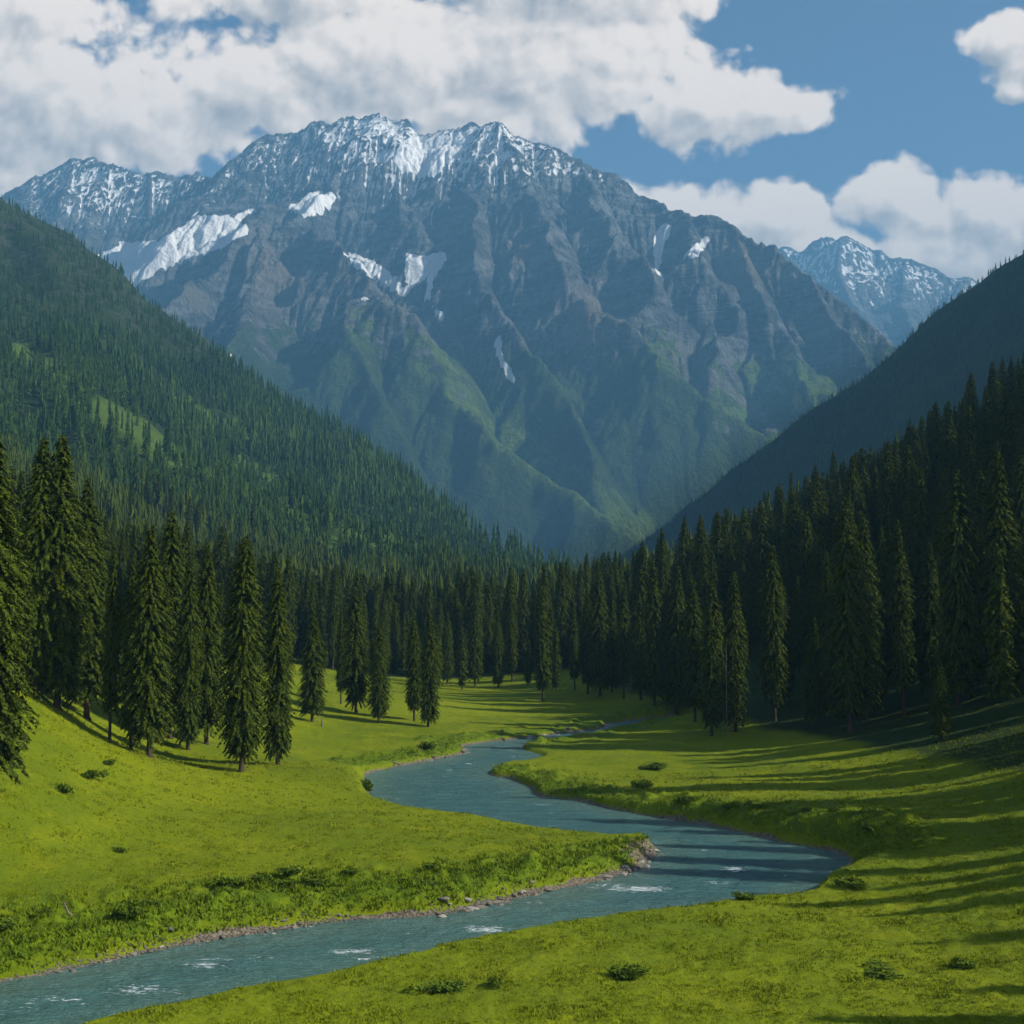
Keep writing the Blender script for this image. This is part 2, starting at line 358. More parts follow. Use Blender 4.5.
def mat_water():
    s = NT('river_water'); P = s.co
    foam = s.attr('foam')
    n1 = s.noise(1., 4, .6, vec=s.scale((.30, .55, 1)), dist=.5); n2 = s.noise(1., 5, .65, vec=s.scale((1.3, 2.6, 1)), dist=.6); n3 = s.noise(1., 3, .6, vec=s.scale((5., 9., 1)))
    depth = s.attr('depth')
    c = s.mix(depth, (.085, .165, .142), (.052, .140, .142))
    c = s.mix(s.ramp(n1, .45, .7, 0, .5), c, (.09, .21, .205))
    fm = s.ramp(s.math('ADD', foam, s.math('MULTIPLY', s.math('SUBTRACT', s.noise(1., 6, .75, vec=s.scale((1.1, 3.6, 1)), dist=1.2), .5), 2.9)), .66, .84)
    c = s.mix(fm, c, (.68, .74, .76))
    s.fin(c, .9, None, .5)
    s.put(s.b.inputs['Roughness'], s.ramp(fm, 0, 1, .20, .8)); s.b.inputs['IOR'].default_value = 1.33
    h = s.math('ADD', s.math('MULTIPLY', n1, 1.1), s.math('ADD', s.math('MULTIPLY', n2, .55), s.math('MULTIPLY', n3, .16)))
    s.put(s.b.inputs['Normal'], s.bump(h, 1., .60))
    return s.m
M_ground, M_hill, M_mtn = mat_ground(), mat_hill(), mat_mountain()
M_leaf = mat_leaf('spruce_needles', (.010, .026, .004), (.112, .150, .012), (.052, .080, .008))
M_leaf_far = mat_leaf('forest_needles', (.010, .034, .008), (.078, .138, .018), (.035, .068, .012))
M_tuft = mat_leaf('grass_blades', (.088, .136, .005), (.238, .272, .008), (.17, .208, .008))
M_herb = mat_leaf('bank_herbs', (.050, .100, .006), (.175, .240, .009), (.12, .17, .01))
M_shrub = mat_leaf('shrub_leaves', (.035, .075, .007), (.150, .205, .012), (.05, .09, .01))
M_bark, M_dead, M_rock, M_water = mat_bark(), mat_deadwood(), mat_rock(), mat_water()
# ================================================================== valley floor
py = np.r_[np.arange(1500, 1060, -7.), np.arange(1060, 700, -.9), np.arange(700, 655, -.8), np.arange(655, 608, -1.0)]
dist = CAMZ * F / (py - HZ)
dist = np.r_[np.linspace(8, dist[0], 12)[:-1], dist, np.linspace(dist[-1], 6000, 24)[1:]]
pxs = np.r_[np.arange(-1300, -60, 10.), np.arange(-60, 1084, 1.6), np.arange(1084, 2340, 10.)]
DD, PX = np.meshgrid(dist, pxs, indexing='ij')
X = (PX - 512) / F * DD; Y = DD
sd = np.full(X.size, 60.0); xf, yf = X.ravel(), Y.ravel(); nr = (yf < 420) & (np.abs(xf) < 170) & (yf > 25)
sd[nr] = river_sd(xf[nr], yf[nr]); log('sd')
Z = ground_h(X, Y, sd)
far = Y > 1200
hidden = np.where(far, -.02 * (Y - 1200), 0)
Z = np.where(Y > 1000, np.minimum(Z, np.maximum(Z * 0 + 14, 8)), Z) + hidden * .3
# the meadow sheet dips under the two hills
near_bank = (1 - sstep(2.5, 9, sd + 4.5 * fbm(xf / 7, yf / 7, 3, 15))) * sstep(.2, 1.2, sd) * (1 - lipness(xf, yf, sd))
farside = perlin(xf / 9, yf / 9, 3) * .35
shore = (1 - sstep(.1, np.clip(.45 + .9 * fbm(xf / 5, yf / 5, 2, 13), .12, 2), sd))
# gravel point and the lips where no stones show
ptx, pty, _ = unp(648, 858, z=0)
shore = np.maximum(shore, (1 - sstep(1.5, 5., np.hypot(xf - ptx + 1, (yf - pty) * .8))) * (sd < 1.9) * .8)
lipx, lipy = RW[:, 0], RW[:, 1]
xs_, ys_ = xf, yf
lip_side = (xs_ > np.interp(ys_, [60, 90, 120], [-30, 5, 20])) & (ys_ < 85)
shore = shore * (1 - .85 * lipness(xf, yf, sd))
# forest floor
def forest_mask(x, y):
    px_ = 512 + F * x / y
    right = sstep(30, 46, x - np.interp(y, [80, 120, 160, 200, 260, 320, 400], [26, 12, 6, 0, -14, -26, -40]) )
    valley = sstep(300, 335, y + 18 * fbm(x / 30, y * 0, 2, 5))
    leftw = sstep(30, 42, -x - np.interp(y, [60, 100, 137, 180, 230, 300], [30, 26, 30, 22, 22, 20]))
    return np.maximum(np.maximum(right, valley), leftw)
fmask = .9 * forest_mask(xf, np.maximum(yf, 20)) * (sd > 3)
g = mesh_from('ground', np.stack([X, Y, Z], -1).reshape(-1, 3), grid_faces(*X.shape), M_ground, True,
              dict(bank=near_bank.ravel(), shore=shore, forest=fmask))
link('ground', g, kind='structure', label='green grassy valley floor with banks along the river')
log('ground', X.size)

# ------------------------------------------------------------------ water
wx = np.arange(-75, 110, .30); wy = np.arange(42, 300, .42)
WX, WY = np.meshgrid(wx, wy); wsd = river_sd(WX, WY).reshape(WX.shape)
keep = wsd < 1.2
foam = np.zeros_like(WX); rf_ = np.random.default_rng(3)
for (px_, py_, rx, ry, st) in [(148, 990, 60, 7, .75), (205, 965, 35, 5, .8), (230, 958, 60, 5, .6), (60, 1000, 50, 6, .7), (138, 985, 16, 4, .8), (350, 952, 38, 5, .85), (270, 957, 40, 4, .6), (485, 929, 28, 5, .95), (440, 922, 40, 3, .5), (640, 889, 45, 4.5, .9), (610, 886, 50, 4, .7),
                              (735, 869, 22, 4, .85), (715, 883, 30, 3, .7), (790, 876, 40, 3, .3), (632, 836, 22, 2.5, .6), (690, 850, 50, 3, .35), (560, 845, 60, 2, .3), (450, 780, 70, 3, .25), (600, 728, 30, 3, .75), (510, 748, 60, 3, .4), (840, 862, 14, 5, .55), (20, 1010, 40, 6, .6), (805, 893, 12, 3, .6)] + [(a_, b_, rf_.uniform(7, 22), rf_.uniform(.8, 2.2), rf_.uniform(.35, .72)) for a_, b_ in zip(rf_.uniform(0, 830, 260), rf_.uniform(740, 1015, 260))]:
    cx, cy, _ = unp(px_, py_, z=0); ax = cy / F * rx; ay = ry * cy * cy / F / CAMZ
    foam = np.maximum(foam, (st if st < .5 else st - .12) * np.exp(-((WX - cx) / ax) ** 2 - ((WY - cy) / ay) ** 2))
foam = np.maximum(foam, .25 * sstep(-2.0, -.2, wsd))
WZ = .035 * fbm(WX / 2.4, WY / 1.2, 3, 3) + .05 * foam * fbm(WX / .7, WY / .5, 2, 8)
idx = -np.ones(WX.size, int); k = keep.ravel(); idx[k] = np.arange(k.sum())
fc = grid_faces(*WX.shape); fc = fc[k[fc].all(1)]
w = mesh_from('river_water', np.stack([WX, WY, WZ], -1).reshape(-1, 3)[k], idx[fc], M_water, True, dict(foam=foam.ravel()[k], depth=sstep(0, -6, wsd).ravel()[k]))
link('river_water', w, kind='structure', label='turquoise river winding through the meadow')
log('water')

# ------------------------------------------------------------------ left hillside, right hill
def clear_mask(x, y, z):
    px_, py_ = proj(x, y, z); m = np.zeros(np.shape(x))
    for (a, b, c, d, w, e) in [(225, 470, 330, 545, 9, 300), (20, 352, 75, 386, 12, 300), (96, 405, 212, 482, 13, 300), (350, 528, 415, 556, 10, 300), (240, 455, 300, 500, 6, 300), (180, 402, 250, 432, 5, 300), (366, 536, 400, 553, 8, 300)]:
        vx, vy = c - a, d - b; t = np.clip(((px_ - a) * vx + (py_ - b) * vy) / (vx * vx + vy * vy), 0, 1)
        dd = np.hypot(px_ - a - t * vx, py_ - b - t * vy) + 9 * fbm(x / 50, y / 50, 3, 17) + 7 * fbm(x / 18, y / 18, 2, 18)
        m = np.maximum(m, 1 - sstep(w * .5, w * 1.3, dd))
    return m
def hgrid(Z, x0, y0, dx): return np.meshgrid(x0 + dx * np.arange(Z.shape[1]), y0 + dx * np.arange(Z.shape[0]))
def grid_mesh(name, Z, x0, y0, dx, mat, attrs):
    gx, gy = hgrid(Z, x0, y0, dx)
    return mesh_from(name, np.stack([gx, gy, Z], -1).reshape(-1, 3), grid_faces(*Z.shape), mat, True, attrs)
gx, gy = hgrid(HL, LX0, LY0, LDX); clear = clear_mask(gx, gy, HL) * (gy > 500)
def left_rock(x, y, z): return sstep(250, 420, z + 60 * fbm(x / 160, y / 160, 3, 33) - np.clip((x + 700) * .0, 0, 0))
link('hillside', grid_mesh('hillside', HL, LX0, LY0, LDX, M_hill, dict(rock=left_rock(gx, gy, HL).ravel(), clear=clear.ravel())), kind='structure', label='forested green hillside on the left of the valley')
gx, gy = hgrid(HR, RX0, RY0, RDX)
link('hill', grid_mesh('hill', HR, RX0, RY0, RDX, M_hill, dict(rock=np.zeros(HR.size), clear=np.zeros(HR.size))), kind='structure', label='dark blue shaded hill on the right of the valley')
log('hills meshed')

# ------------------------------------------------------------------ the main mountain
def P3(L):
    a = np.array(L, float); dd = a[:, 2]; a[:, 2] = np.where(dd < 7, dd - .42 * np.sin(np.pi * np.clip((5.9 - dd) / 2.6, 0, 1)), dd); x, y, z = unp(a[:, 0], a[:, 1], d=a[:, 2] * 1000); return np.stack([x, y, z], 1)
RIDGES = [  # (points px, py, km), slope, rounding
 ([(-420, 330, 7.4), (-200, 285, 7.0), (-60, 235, 6.8), (0, 205, 6.65), (40, 180, 6.6), (75, 160, 6.6), (110, 171, 6.5), (135, 180, 6.45), (165, 181, 6.4), (215, 182, 6.3), (230, 168, 6.25), (262, 140, 6.2), (300, 132, 6.2), (330, 129, 6.1), (350, 123, 6.1), (380, 121, 6.05), (405, 126, 6.0), (413, 138, 6.0), (440, 139, 5.95), (470, 131, 5.9), (500, 128, 5.8), (515, 139, 5.8), (548, 150, 5.75), (580, 169, 5.7),
   (615, 182, 5.65), (640, 196, 5.6), (660, 213, 5.55), (672, 219, 5.5), (690, 216, 5.45), (720, 227, 5.4), (745, 240, 5.3), (775, 258, 5.2), (810, 285, 5.05), (850, 312, 4.95), (884, 338, 4.85), (930, 380, 4.7), (1000, 440, 4.5), (1100, 530, 4.2)], 1.03),
 ([(75, 160, 6.6), (60, 215, 6.2), (30, 260, 5.8), (-40, 330, 5.3)], 1.12),
 ([(150, 181, 6.4), (150, 215, 6.15), (145, 245, 5.95)], 1.23),
 ([(262, 140, 6.2), (262, 175, 6.0), (270, 205, 5.75), (258, 226, 5.55), (250, 235, 5.4), (225, 262, 5.15), (190, 290, 4.95), (150, 318, 4.7), (100, 350, 4.3)], 1.06),
 ([(258, 226, 5.55), (262, 262, 5.15), (255, 300, 4.85), (262, 350, 4.4), (300, 420, 3.9), (330, 480, 3.5)], 1.06),
 ([(330, 129, 6.1), (322, 165, 5.9), (312, 200, 5.65), (300, 222, 5.45), (330, 255, 5.15), (352, 285, 4.9), (385, 312, 4.7), (425, 345, 4.5), (455, 392, 4.25), (485, 425, 4.05), (530, 462, 3.85), (575, 492, 3.65), (615, 515, 3.5), (645, 532, 3.4)], 0.90),
 ([(352, 285, 4.9), (362, 340, 4.5), (380, 400, 4.1), (420, 470, 3.7), (470, 530, 3.3), (520, 570, 3.0)], 0.95),
 ([(405, 126, 6.0), (395, 165, 5.85), (400, 200, 5.65), (425, 240, 5.4)], 1.18),
 ([(500, 128, 5.8), (492, 165, 5.65), (478, 200, 5.5), (470, 245, 5.25), (480, 290, 5.0), (510, 330, 4.7), (535, 370, 4.5), (560, 410, 4.25), (590, 450, 4.0)], 1.10),
 ([(500, 128, 5.8), (525, 180, 5.55), (548, 225, 5.3), (575, 262, 5.1), (600, 300, 4.9), (640, 335, 4.7), (680, 372, 4.5), (715, 400, 4.35), (750, 425, 4.2), (790, 452, 4.05)], 1.06),
 ([(580, 169, 5.7), (600, 210, 5.45), (632, 250, 5.2), (650, 290, 5.0)], 1.18),
 ([(690, 216, 5.45), (688, 260, 5.2), (705, 310, 4.95), (720, 350, 4.75)], 1.18),
 ([(735, 233, 5.35), (748, 275, 5.1), (765, 320, 4.85), (800, 365, 4.6), (840, 410, 4.4)], 1.12),
 ([(810, 285, 5.05), (840, 330, 4.8), (880, 375, 4.6), (920, 420, 4.4)], 1.12)]
MDX = 6.5; MX0, MY0 = -3900., 2550.; MNX, MNY = 1090, 700
gx, gy = hgrid(np.zeros((MNY, MNX)), MX0, MY0, MDX)
wx_ = gx + 150 * fbm(gx / 620, gy / 620, 3, 101) + 22 * fbm(gx / 110, gy / 110, 2, 103); wy_ = gy + 150 * fbm(gx / 620, gy / 620, 3, 107) + 22 * fbm(gx / 110, gy / 110, 2, 109)
def tent(ridges, ux, uy, wx_, wy_, base):
    T = np.full(ux.shape, base, float)
    for L, sl in ridges:
        p = P3(L)
        best = np.full(ux.shape, -1e9)
        for i in range(len(p) - 1):
            a, b = p[i], p[i + 1]; v = b - a; LL = v[0] ** 2 + v[1] ** 2
            for qx, qy in ((wx_, wy_),):
                t = np.clip(((qx - a[0]) * v[0] + (qy - a[1]) * v[1]) / LL, 0, 1)
                d = np.hypot(qx - a[0] - t * v[0], qy - a[1] - t * v[1])
                z = a[2] + t * v[2] - sl * d - .30 * 420 * (1 - np.exp(-d / 420))
                best = np.maximum(best, z)
        T = np.maximum(T, best)
    return T
# warp fades near the ridge lines so that the skyline stays put
T0_ = tent(RIDGES, gx, gy, gx, gy, 20.)
T1_ = tent(RIDGES, gx, gy, wx_, wy_, 20.)
Wm = sstep(0, 1, (fbm(gx / 700, gy / 700, 2, 5) + .8))
cw_ = np.exp(-(seg_dist(gx, gy, P3(RIDGES[0][0])[:, :2]) / 260) ** 2); cw_ = .25 + .75 * cw_
ht = cw_ * T0_ + (1 - cw_) * T1_
log('tent')
up = sstep(60, 500, ht)
ht = ht + up * (1 - .6 * sstep(.6, 1, cw_)) * ((14 + 48 * sstep(700, 1300, ht)) * (ridged(gx / 420, gy / 420, 5, 201, .5) - .6) + 10 * fbm(gx / 40, gy / 40, 3, 209))
HM, AM = erode(ht, MDX, 24, 0.0022 + .0068 * sstep(500, 1300, ht).ravel(), .54, .010, 1.5)
# restore the crest line to where the ridge stood
HM = HM + 9 * ridged(gx / 55, gy / 55, 3, 301, .6) * sstep(300, 1200, HM) - 4 + cw_ ** 2 * sstep(900, 1500, HM) * (34 * (ridged(gx / 210, gy / 210, 4, 311, .55) - .75))
log('mountain eroded', HM.max())
MPX, MPY = proj(gx, gy, HM)
gzx = np.gradient(HM, MDX, axis=1); gzy = np.gradient(HM, MDX, axis=0); slope = np.hypot(gzx, gzy)
def blur(a, n):
    for _ in range(n):
        p = np.pad(a, 1, mode='edge'); a = (p[:-2, 1:-1] + p[2:, 1:-1] + p[1:-1, :-2] + p[1:-1, 2:] + 4 * a) / 8
    return a
conc = blur(HM, 24) - HM
conc2 = blur(HM, 5) - HM
flow = np.log10(AM)
def poly_mask(px_, py_, poly):
    ins = np.zeros(px_.shape, bool); n = len(poly)
    for i in range(n):
        ax, ay = poly[i]; bx, by = poly[(i + 1) % n]
        if ay == by: continue
        ins ^= ((ay > py_) != (by > py_)) & (px_ < (bx - ax) * (py_ - ay) / (by - ay) + ax)
    return ins.astype(float)
snow = -.44 + sstep(1250, 2150, HM + 120 * fbm(gx / 350, gy / 350, 3, 401)) * .80 + np.clip(conc2 / 14, -.10, .12) + np.clip(conc / 80, -.08, .12) - .08 * sstep(1.6, 2.5, slope)
snow += .24 * np.exp(-((MPX - 470) / 160) ** 2) * sstep(245, 165, MPY)
snow += .12 * np.exp(-((MPX - 380) / 60) ** 2) * sstep(200, 120, MPY) + .17 * np.exp(-((MPX - 110) / 90) ** 2) * sstep(265, 190, MPY)
snow += .75 * sstep(4.25, 4.8, flow) * sstep(1150, 1350, HM + 90 * fbm(gx / 200, gy / 200, 2, 431)) * sstep(2200, 1900, HM)
wob = 7 * fbm(gx / 70, gy / 70, 3, 411)
SNOWP = [([(86, 258), (126, 244), (162, 240), (196, 216), (224, 214), (250, 228), (222, 248), (192, 258), (156, 270), (132, 290), (112, 284)], 1.5), ([(288, 208), (318, 190), (345, 196), (325, 212), (305, 220)], .9),
         ([(342, 252), (372, 258), (398, 280), (410, 296), (392, 290), (362, 272)], 1.1), ([(404, 252), (440, 256), (432, 275), (412, 290), (404, 280)], .9), ([(440, 250), (448, 256), (436, 276), (430, 300), (446, 318), (440, 320), (424, 296), (430, 272)], 1.2),
         ([(405, 282), (412, 292), (400, 300)], 1), ([(652, 236), (668, 222), (674, 226), (662, 252), (660, 276), (654, 274)], 1.2), ([(684, 256), (706, 236), (712, 240), (694, 260)], 1.2), ([(494, 338), (500, 336), (506, 360), (516, 386), (510, 384), (499, 362)], 1.1),
         ([(385, 158), (408, 138), (470, 134), (460, 160), (430, 178), (405, 172)], .9), ([(222, 360), (236, 345), (232, 360)], .6), ([(200, 326), (214, 312), (206, 324)], .9), ([(768, 424), (776, 432), (772, 430)], 1), ([(682, 345), (716, 372), (708, 372)], .5), ([(782, 319), (790, 319), (788, 324)], .9), ([(356, 296), (372, 300), (368, 304)], .8), ([(228, 218), (256, 205), (262, 208), (236, 224)], .7)]
front = (gzx * (gx) + gzy * (gy)) / np.hypot(gx, gy) > -.15
wob2 = 10 * fbm(gx / 45, gy / 45, 3, 417)
for poly, st in SNOWP: snow = np.maximum(snow, blur(poly_mask(MPX + wob * .6, MPY + wob2 * .5, poly), 5) * (st + .55) - .25 + np.clip(conc2 / 12, -.25, .2))
snow = np.where(HM < 350, -1, snow)
veg = 1.05 - sstep(640, 1330, HM + 170 * fbm(gx / 300, gy / 300, 4, 501)) * 1.0 - .45 * sstep(1.25, 2.1, slope) + np.clip(conc2 / 14, -.2, .15)
lush_sunlit = sstep(.1, 1., 0 * gx + (fbm(gx / 260, gy / 260, 3, 601) * .7 + .5)) * sstep(150, 380, HM) * sstep(1200, 850, HM) * (.35 + .65 * sstep(.0, .7, -conc / 30))
for (a, b, c, d, w_) in [(300, 300, 430, 350, 34), (400, 330, 470, 400, 30), (450, 390, 560, 480, 24), (540, 470, 640, 530, 20), (600, 300, 770, 430, 22), (660, 350, 850, 400, 34), (380, 300, 470, 400, 16), (470, 400, 640, 525, 18)]:  # meadow spines, painted brighter as if the sun caught them
    vx, vy = c - a, d - b; t = np.clip(((MPX - a) * vx + (MPY - b) * vy) / (vx * vx + vy * vy), 0, 1)
    lush_sunlit = np.maximum(lush_sunlit, (1 - sstep(w_ * .3, w_, np.hypot(MPX - a - t * vx, MPY - b - t * vy) + wob)) * .95)
scree = -.3 + .55 * sstep(3.6, 4.6, flow) * sstep(.55, .8, slope) * sstep(1500, 900, HM) * sstep(300, 600, HM) + .3 * sstep(.1, .3, conc2 / 20)
for (a, b, c, d, w_, st) in [(680, 345, 772, 428, 7, .9), (500, 385, 640, 505, 4, .45), (110, 275, 200, 300, 16, .8), (390, 300, 440, 340, 12, .6), (440, 320, 470, 360, 10, .55)]:
    vx, vy = c - a, d - b; t = np.clip(((MPX - a) * vx + (MPY - b) * vy) / (vx * vx + vy * vy), 0, 1)
    scree = np.maximum(scree, (1 - sstep(w_ * .4, w_, np.hypot(MPX - a - t * vx, MPY - b - t * vy) + wob * .5)) * st)
pale = np.zeros_like(gx)
for (a, b, rx, ry) in [(262, 268, 12, 34), (285, 280, 16, 26), (590, 320, 30, 34), (745, 262, 26, 26), (520, 250, 26, 20)]:
    pale = np.maximum(pale, np.exp(-((MPX - a) / rx) ** 2 - ((MPY - b) / ry) ** 2))
R = lambda a: a.ravel()
link('mountain', grid_mesh('mountain', HM, MX0, MY0, MDX, M_mtn, dict(snow=R(snow), veg=R(veg), lush_sunlit=R(lush_sunlit), scree=R(scree), pale=R(pale))), kind='structure', label='rocky snow capped mountain closing the valley')
log('mountain')
# ------------------------------------------------------------------ far mountain on the right
R2 = [([(640, 300, 9.6), (760, 258, 9.4), (780, 250, 9.3), (805, 252, 9.2), (822, 245, 9.1), (842, 240, 9.0), (862, 249, 9.0), (880, 257, 8.9), (905, 264, 8.8), (935, 274, 8.7), (968, 284, 8.6), (1010, 300, 8.5), (1100, 330, 8.3), (1300, 420, 8.0)], .85),
      ([(842, 240, 9.0), (838, 275, 8.6), (850, 305, 8.2), (880, 340, 7.7)], .9), ([(905, 264, 8.8), (900, 300, 8.3), (915, 340, 7.8)], .9), ([(780, 250, 9.3), (800, 285, 8.8), (830, 330, 8.2), (860, 380, 7.6)], .9), ([(960, 283, 8.6), (945, 315, 8.2), (940, 360, 7.7)], .9)]
FDX = 13.; FX0, FY0 = 900., 7000.; FNX, FNY = 430, 240
gx, gy = hgrid(np.zeros((FNY, FNX)), FX0, FY0, FDX)
ux = gx + 80 * fbm(gx / 420, gy / 420, 3, 111); uy = gy + 80 * fbm(gx / 420, gy / 420, 3, 117)
hf = .4 * tent(R2, gx, gy, gx, gy, 100.) + .6 * tent(R2, gx, gy, ux, uy, 100.)
hf = hf + sstep(200, 900, hf) * (50 * (ridged(gx / 330, gy / 330, 5, 221, .55) - .6))
HF, AF = erode(hf, FDX, 12, 0.007, .48, .012, 1.4)
HF = HF + 8 * ridged(gx / 60, gy / 60, 2, 301, .6)
c2 = blur(HF, 4) - HF; slf = np.hypot(np.gradient(HF, FDX, axis=1), np.gradient(HF, FDX, axis=0))
snf = -.35 + sstep(1500, 2400, HF + 150 * fbm(gx / 350, gy / 350, 3, 402)) * .80 + np.clip(c2 / 12, -.3, .3)
vgf = .9 - sstep(700, 1300, HF + 170 * fbm(gx / 300, gy / 300, 4, 502)) - .4 * sstep(1., 1.6, slf)
link('mountain', grid_mesh('mountain', HF, FX0, FY0, FDX, M_mtn, dict(snow=R(snf), veg=R(vgf), lush_sunlit=0 * R(vgf), scree=0 * R(vgf) - .3, pale=0 * R(vgf))), kind='structure', label='small distant snowy peak beyond the right hill')
log('far mountain')
# ================================================================== trees
def spruce_crown(seed, nwh, nbr, npos, leaf, ntri=4, base=.06, rad=.115, top_pow=.62, core=True):
    """crown of a spruce of unit height: verts, tris, tone"""
    r = np.random.default_rng(seed); V = []; TN = []
    t = np.linspace(base, .985, nwh); t = t + r.normal(0, .3 / nwh, nwh)
    lump = 1 + .14 * np.sin(t * r.uniform(12, 20) + r.uniform(0, 6)) + r.normal(0, .07, nwh)
    prof = .84 * rad * np.clip((1 - t) * 2.3, 0, 1) ** (top_pow * 1.1) * np.clip(.62 + (t - base) * 2.0, 0, 1) * lump + .004
    side = r.uniform(0, 6.28); asym = r.uniform(.05, .16)
    for i in range(nwh):
        nb = nbr if t[i] < .8 else max(4, int(nbr * (1 - t[i]) / .2 * .6 + 4))
        az = np.arange(nb) / nb * 6.283 + r.uniform(0, 6.28) + r.normal(0, .25, nb)
        ln = prof[i] * r.uniform(.68, 1.12, nb) * (1 + asym * np.cos(az - side)); 
        ln *= np.where(r.random(nb) < .06, 1.22, 1) * np.where((r.random(nb) < .12) & (t[i] < .5), .55, 1)
        droop = r.uniform(.35, .85, nb) * (1.15 - .9 * t[i] ** 2)
        k = (np.arange(npos) + .5) / npos
        s = .22 + .80 * k ** .8
        # positions nb x npos
        rr = ln[:, None] * s[None]; zz = (t[i] + r.normal(0, .55 / nwh, nb))[:, None] + .010 * np.sin(s * 3)[None] - droop[:, None] * ln[:, None] * s[None] ** 1.5
        ca, sa = np.cos(az)[:, None], np.sin(az)[:, None]
        Pp = np.stack([rr * ca, rr * sa, zz], -1).reshape(-1, 3)
        dirr = np.stack([ca + 0 * rr, sa + 0 * rr, -droop[:, None] + 0 * rr], -1).reshape(-1, 3)
        tan = np.stack([-sa + 0 * rr, ca + 0 * rr, 0 * rr], -1).reshape(-1, 3)
        n = len(Pp); fall = (.6 + .55 * (1 - np.tile(s, nb)))
        for q in range(ntri):
            sg = (-1) ** q; w = leaf * r.uniform(.65, 1.35, n) * (1 - .45 * t[i])
            if q % 3 == 2: d = dirr * .25 + np.array([0, 0, -1.0]) + r.normal(0, .25, (n, 3)); wd = tan
            elif q % 3 == 1 or q % 3 == 0:
                d = dirr * r.uniform(.4, 1., (n, 1)) + sg * tan * r.uniform(.3, 1.0, (n, 1)) + np.array([0, 0, -.25]) + r.normal(0, .18, (n, 3)); wd = np.cross(d, r.normal(0, .5, (n, 3)) + np.array([0, 0, 1]))
            d /= np.linalg.norm(d, axis=1)[:, None]; wd = wd / (np.linalg.norm(wd, axis=1)[:, None] + 1e-9)
            a = Pp - d * w[:, None] * .25; hw = (w * r.uniform(.20, .34, n))[:, None]
            tri = np.stack([a + wd * hw, a - wd * hw, a + d * (w * fall * 1.5)[:, None]], 1)
            V.append(tri.reshape(-1, 3))
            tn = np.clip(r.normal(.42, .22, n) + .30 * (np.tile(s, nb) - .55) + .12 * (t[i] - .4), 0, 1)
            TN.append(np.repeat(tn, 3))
    # leader
    V.append(np.array([[.003, 0, .96], [-.003, 0, .96], [0, 0, 1.0], [0, .003, .96], [0, -.003, .96], [0, 0, 1.0]])); TN.append(np.full(6, .3))
    V = np.vstack(V); TN = np.concatenate(TN)
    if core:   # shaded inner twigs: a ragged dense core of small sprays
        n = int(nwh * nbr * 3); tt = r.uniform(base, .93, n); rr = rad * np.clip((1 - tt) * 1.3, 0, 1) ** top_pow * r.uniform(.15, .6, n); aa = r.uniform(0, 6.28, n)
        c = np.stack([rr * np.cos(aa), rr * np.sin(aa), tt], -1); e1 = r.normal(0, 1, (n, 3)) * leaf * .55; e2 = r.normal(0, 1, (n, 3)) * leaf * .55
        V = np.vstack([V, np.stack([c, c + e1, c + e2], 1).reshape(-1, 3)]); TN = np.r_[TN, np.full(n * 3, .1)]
    return V, np.arange(len(V)).reshape(-1, 3), TN
def tier_spruce(seed, tiers, k, rad, base):
    """small distant spruce: ragged overlapping skirts of boughs, each point at its own radius and droop"""
    r = np.random.default_rng(seed); V = []; T = []; lean = r.normal(0, .006, 2)
    for i in range(tiers):
        t0 = base + (1 - base) * (i / tiers) ** .92; t1 = min(1., t0 + (1 - base) / tiers * 1.9)
        R = rad * min(1, (1 - t0) * 1.3) ** .75 * r.uniform(.85, 1.15) + .003; kk = k if i < tiers - 2 else max(4, k - 3); a = (np.arange(kk) + r.uniform(0, 1)) / kk * 6.2832
        rr = R * r.uniform(.55, 1.25, kk); lo = np.stack([rr * np.cos(a), rr * np.sin(a), t0 - r.uniform(0, .035, kk)], -1); a2 = a + 3.1416 / kk; ri = R * .50
        mi = np.stack([ri * np.cos(a2), ri * np.sin(a2), np.full(kk, t0 + .02)], -1); top = np.array([lean[0], lean[1], t1])
        for j in range(kk):
            V += [mi[j - 1], lo[j], top, lo[j], mi[j], top]; q = r.uniform(.2, .65); T += [.12, q, q + .15, q, .12, q + .15]
    V = np.array(V); return V, np.arange(len(V)).reshape(-1, 3), np.clip(np.array(T), 0, 1)
def tube(pts, rad, k=7):
    pts = np.array(pts, float); n = len(pts); a = np.arange(k) / k * 6.2832; V = []
    for i in range(n):
        d = pts[min(i + 1, n - 1)] - pts[max(i - 1, 0)]; d /= np.linalg.norm(d) + 1e-9
        u = np.cross(d, [1, .1, .3]); u /= np.linalg.norm(u); v = np.cross(d, u)
        V.append(pts[i] + rad[i] * (np.cos(a)[:, None] * u + np.sin(a)[:, None] * v))
    i, j = np.meshgrid(np.arange(n - 1), np.arange(k), indexing='ij'); i = i.ravel(); j = j.ravel(); j2 = (j + 1) % k
    return np.vstack(V), np.stack([i * k + j, i * k + j2, (i + 1) * k + j2, (i + 1) * k + j], 1)
def join(parts):
    V = []; Fc = []; o = 0
    for v, f in parts: V.append(v); Fc.append(f + o); o += len(v)
    return np.vstack(V), np.vstack(Fc)
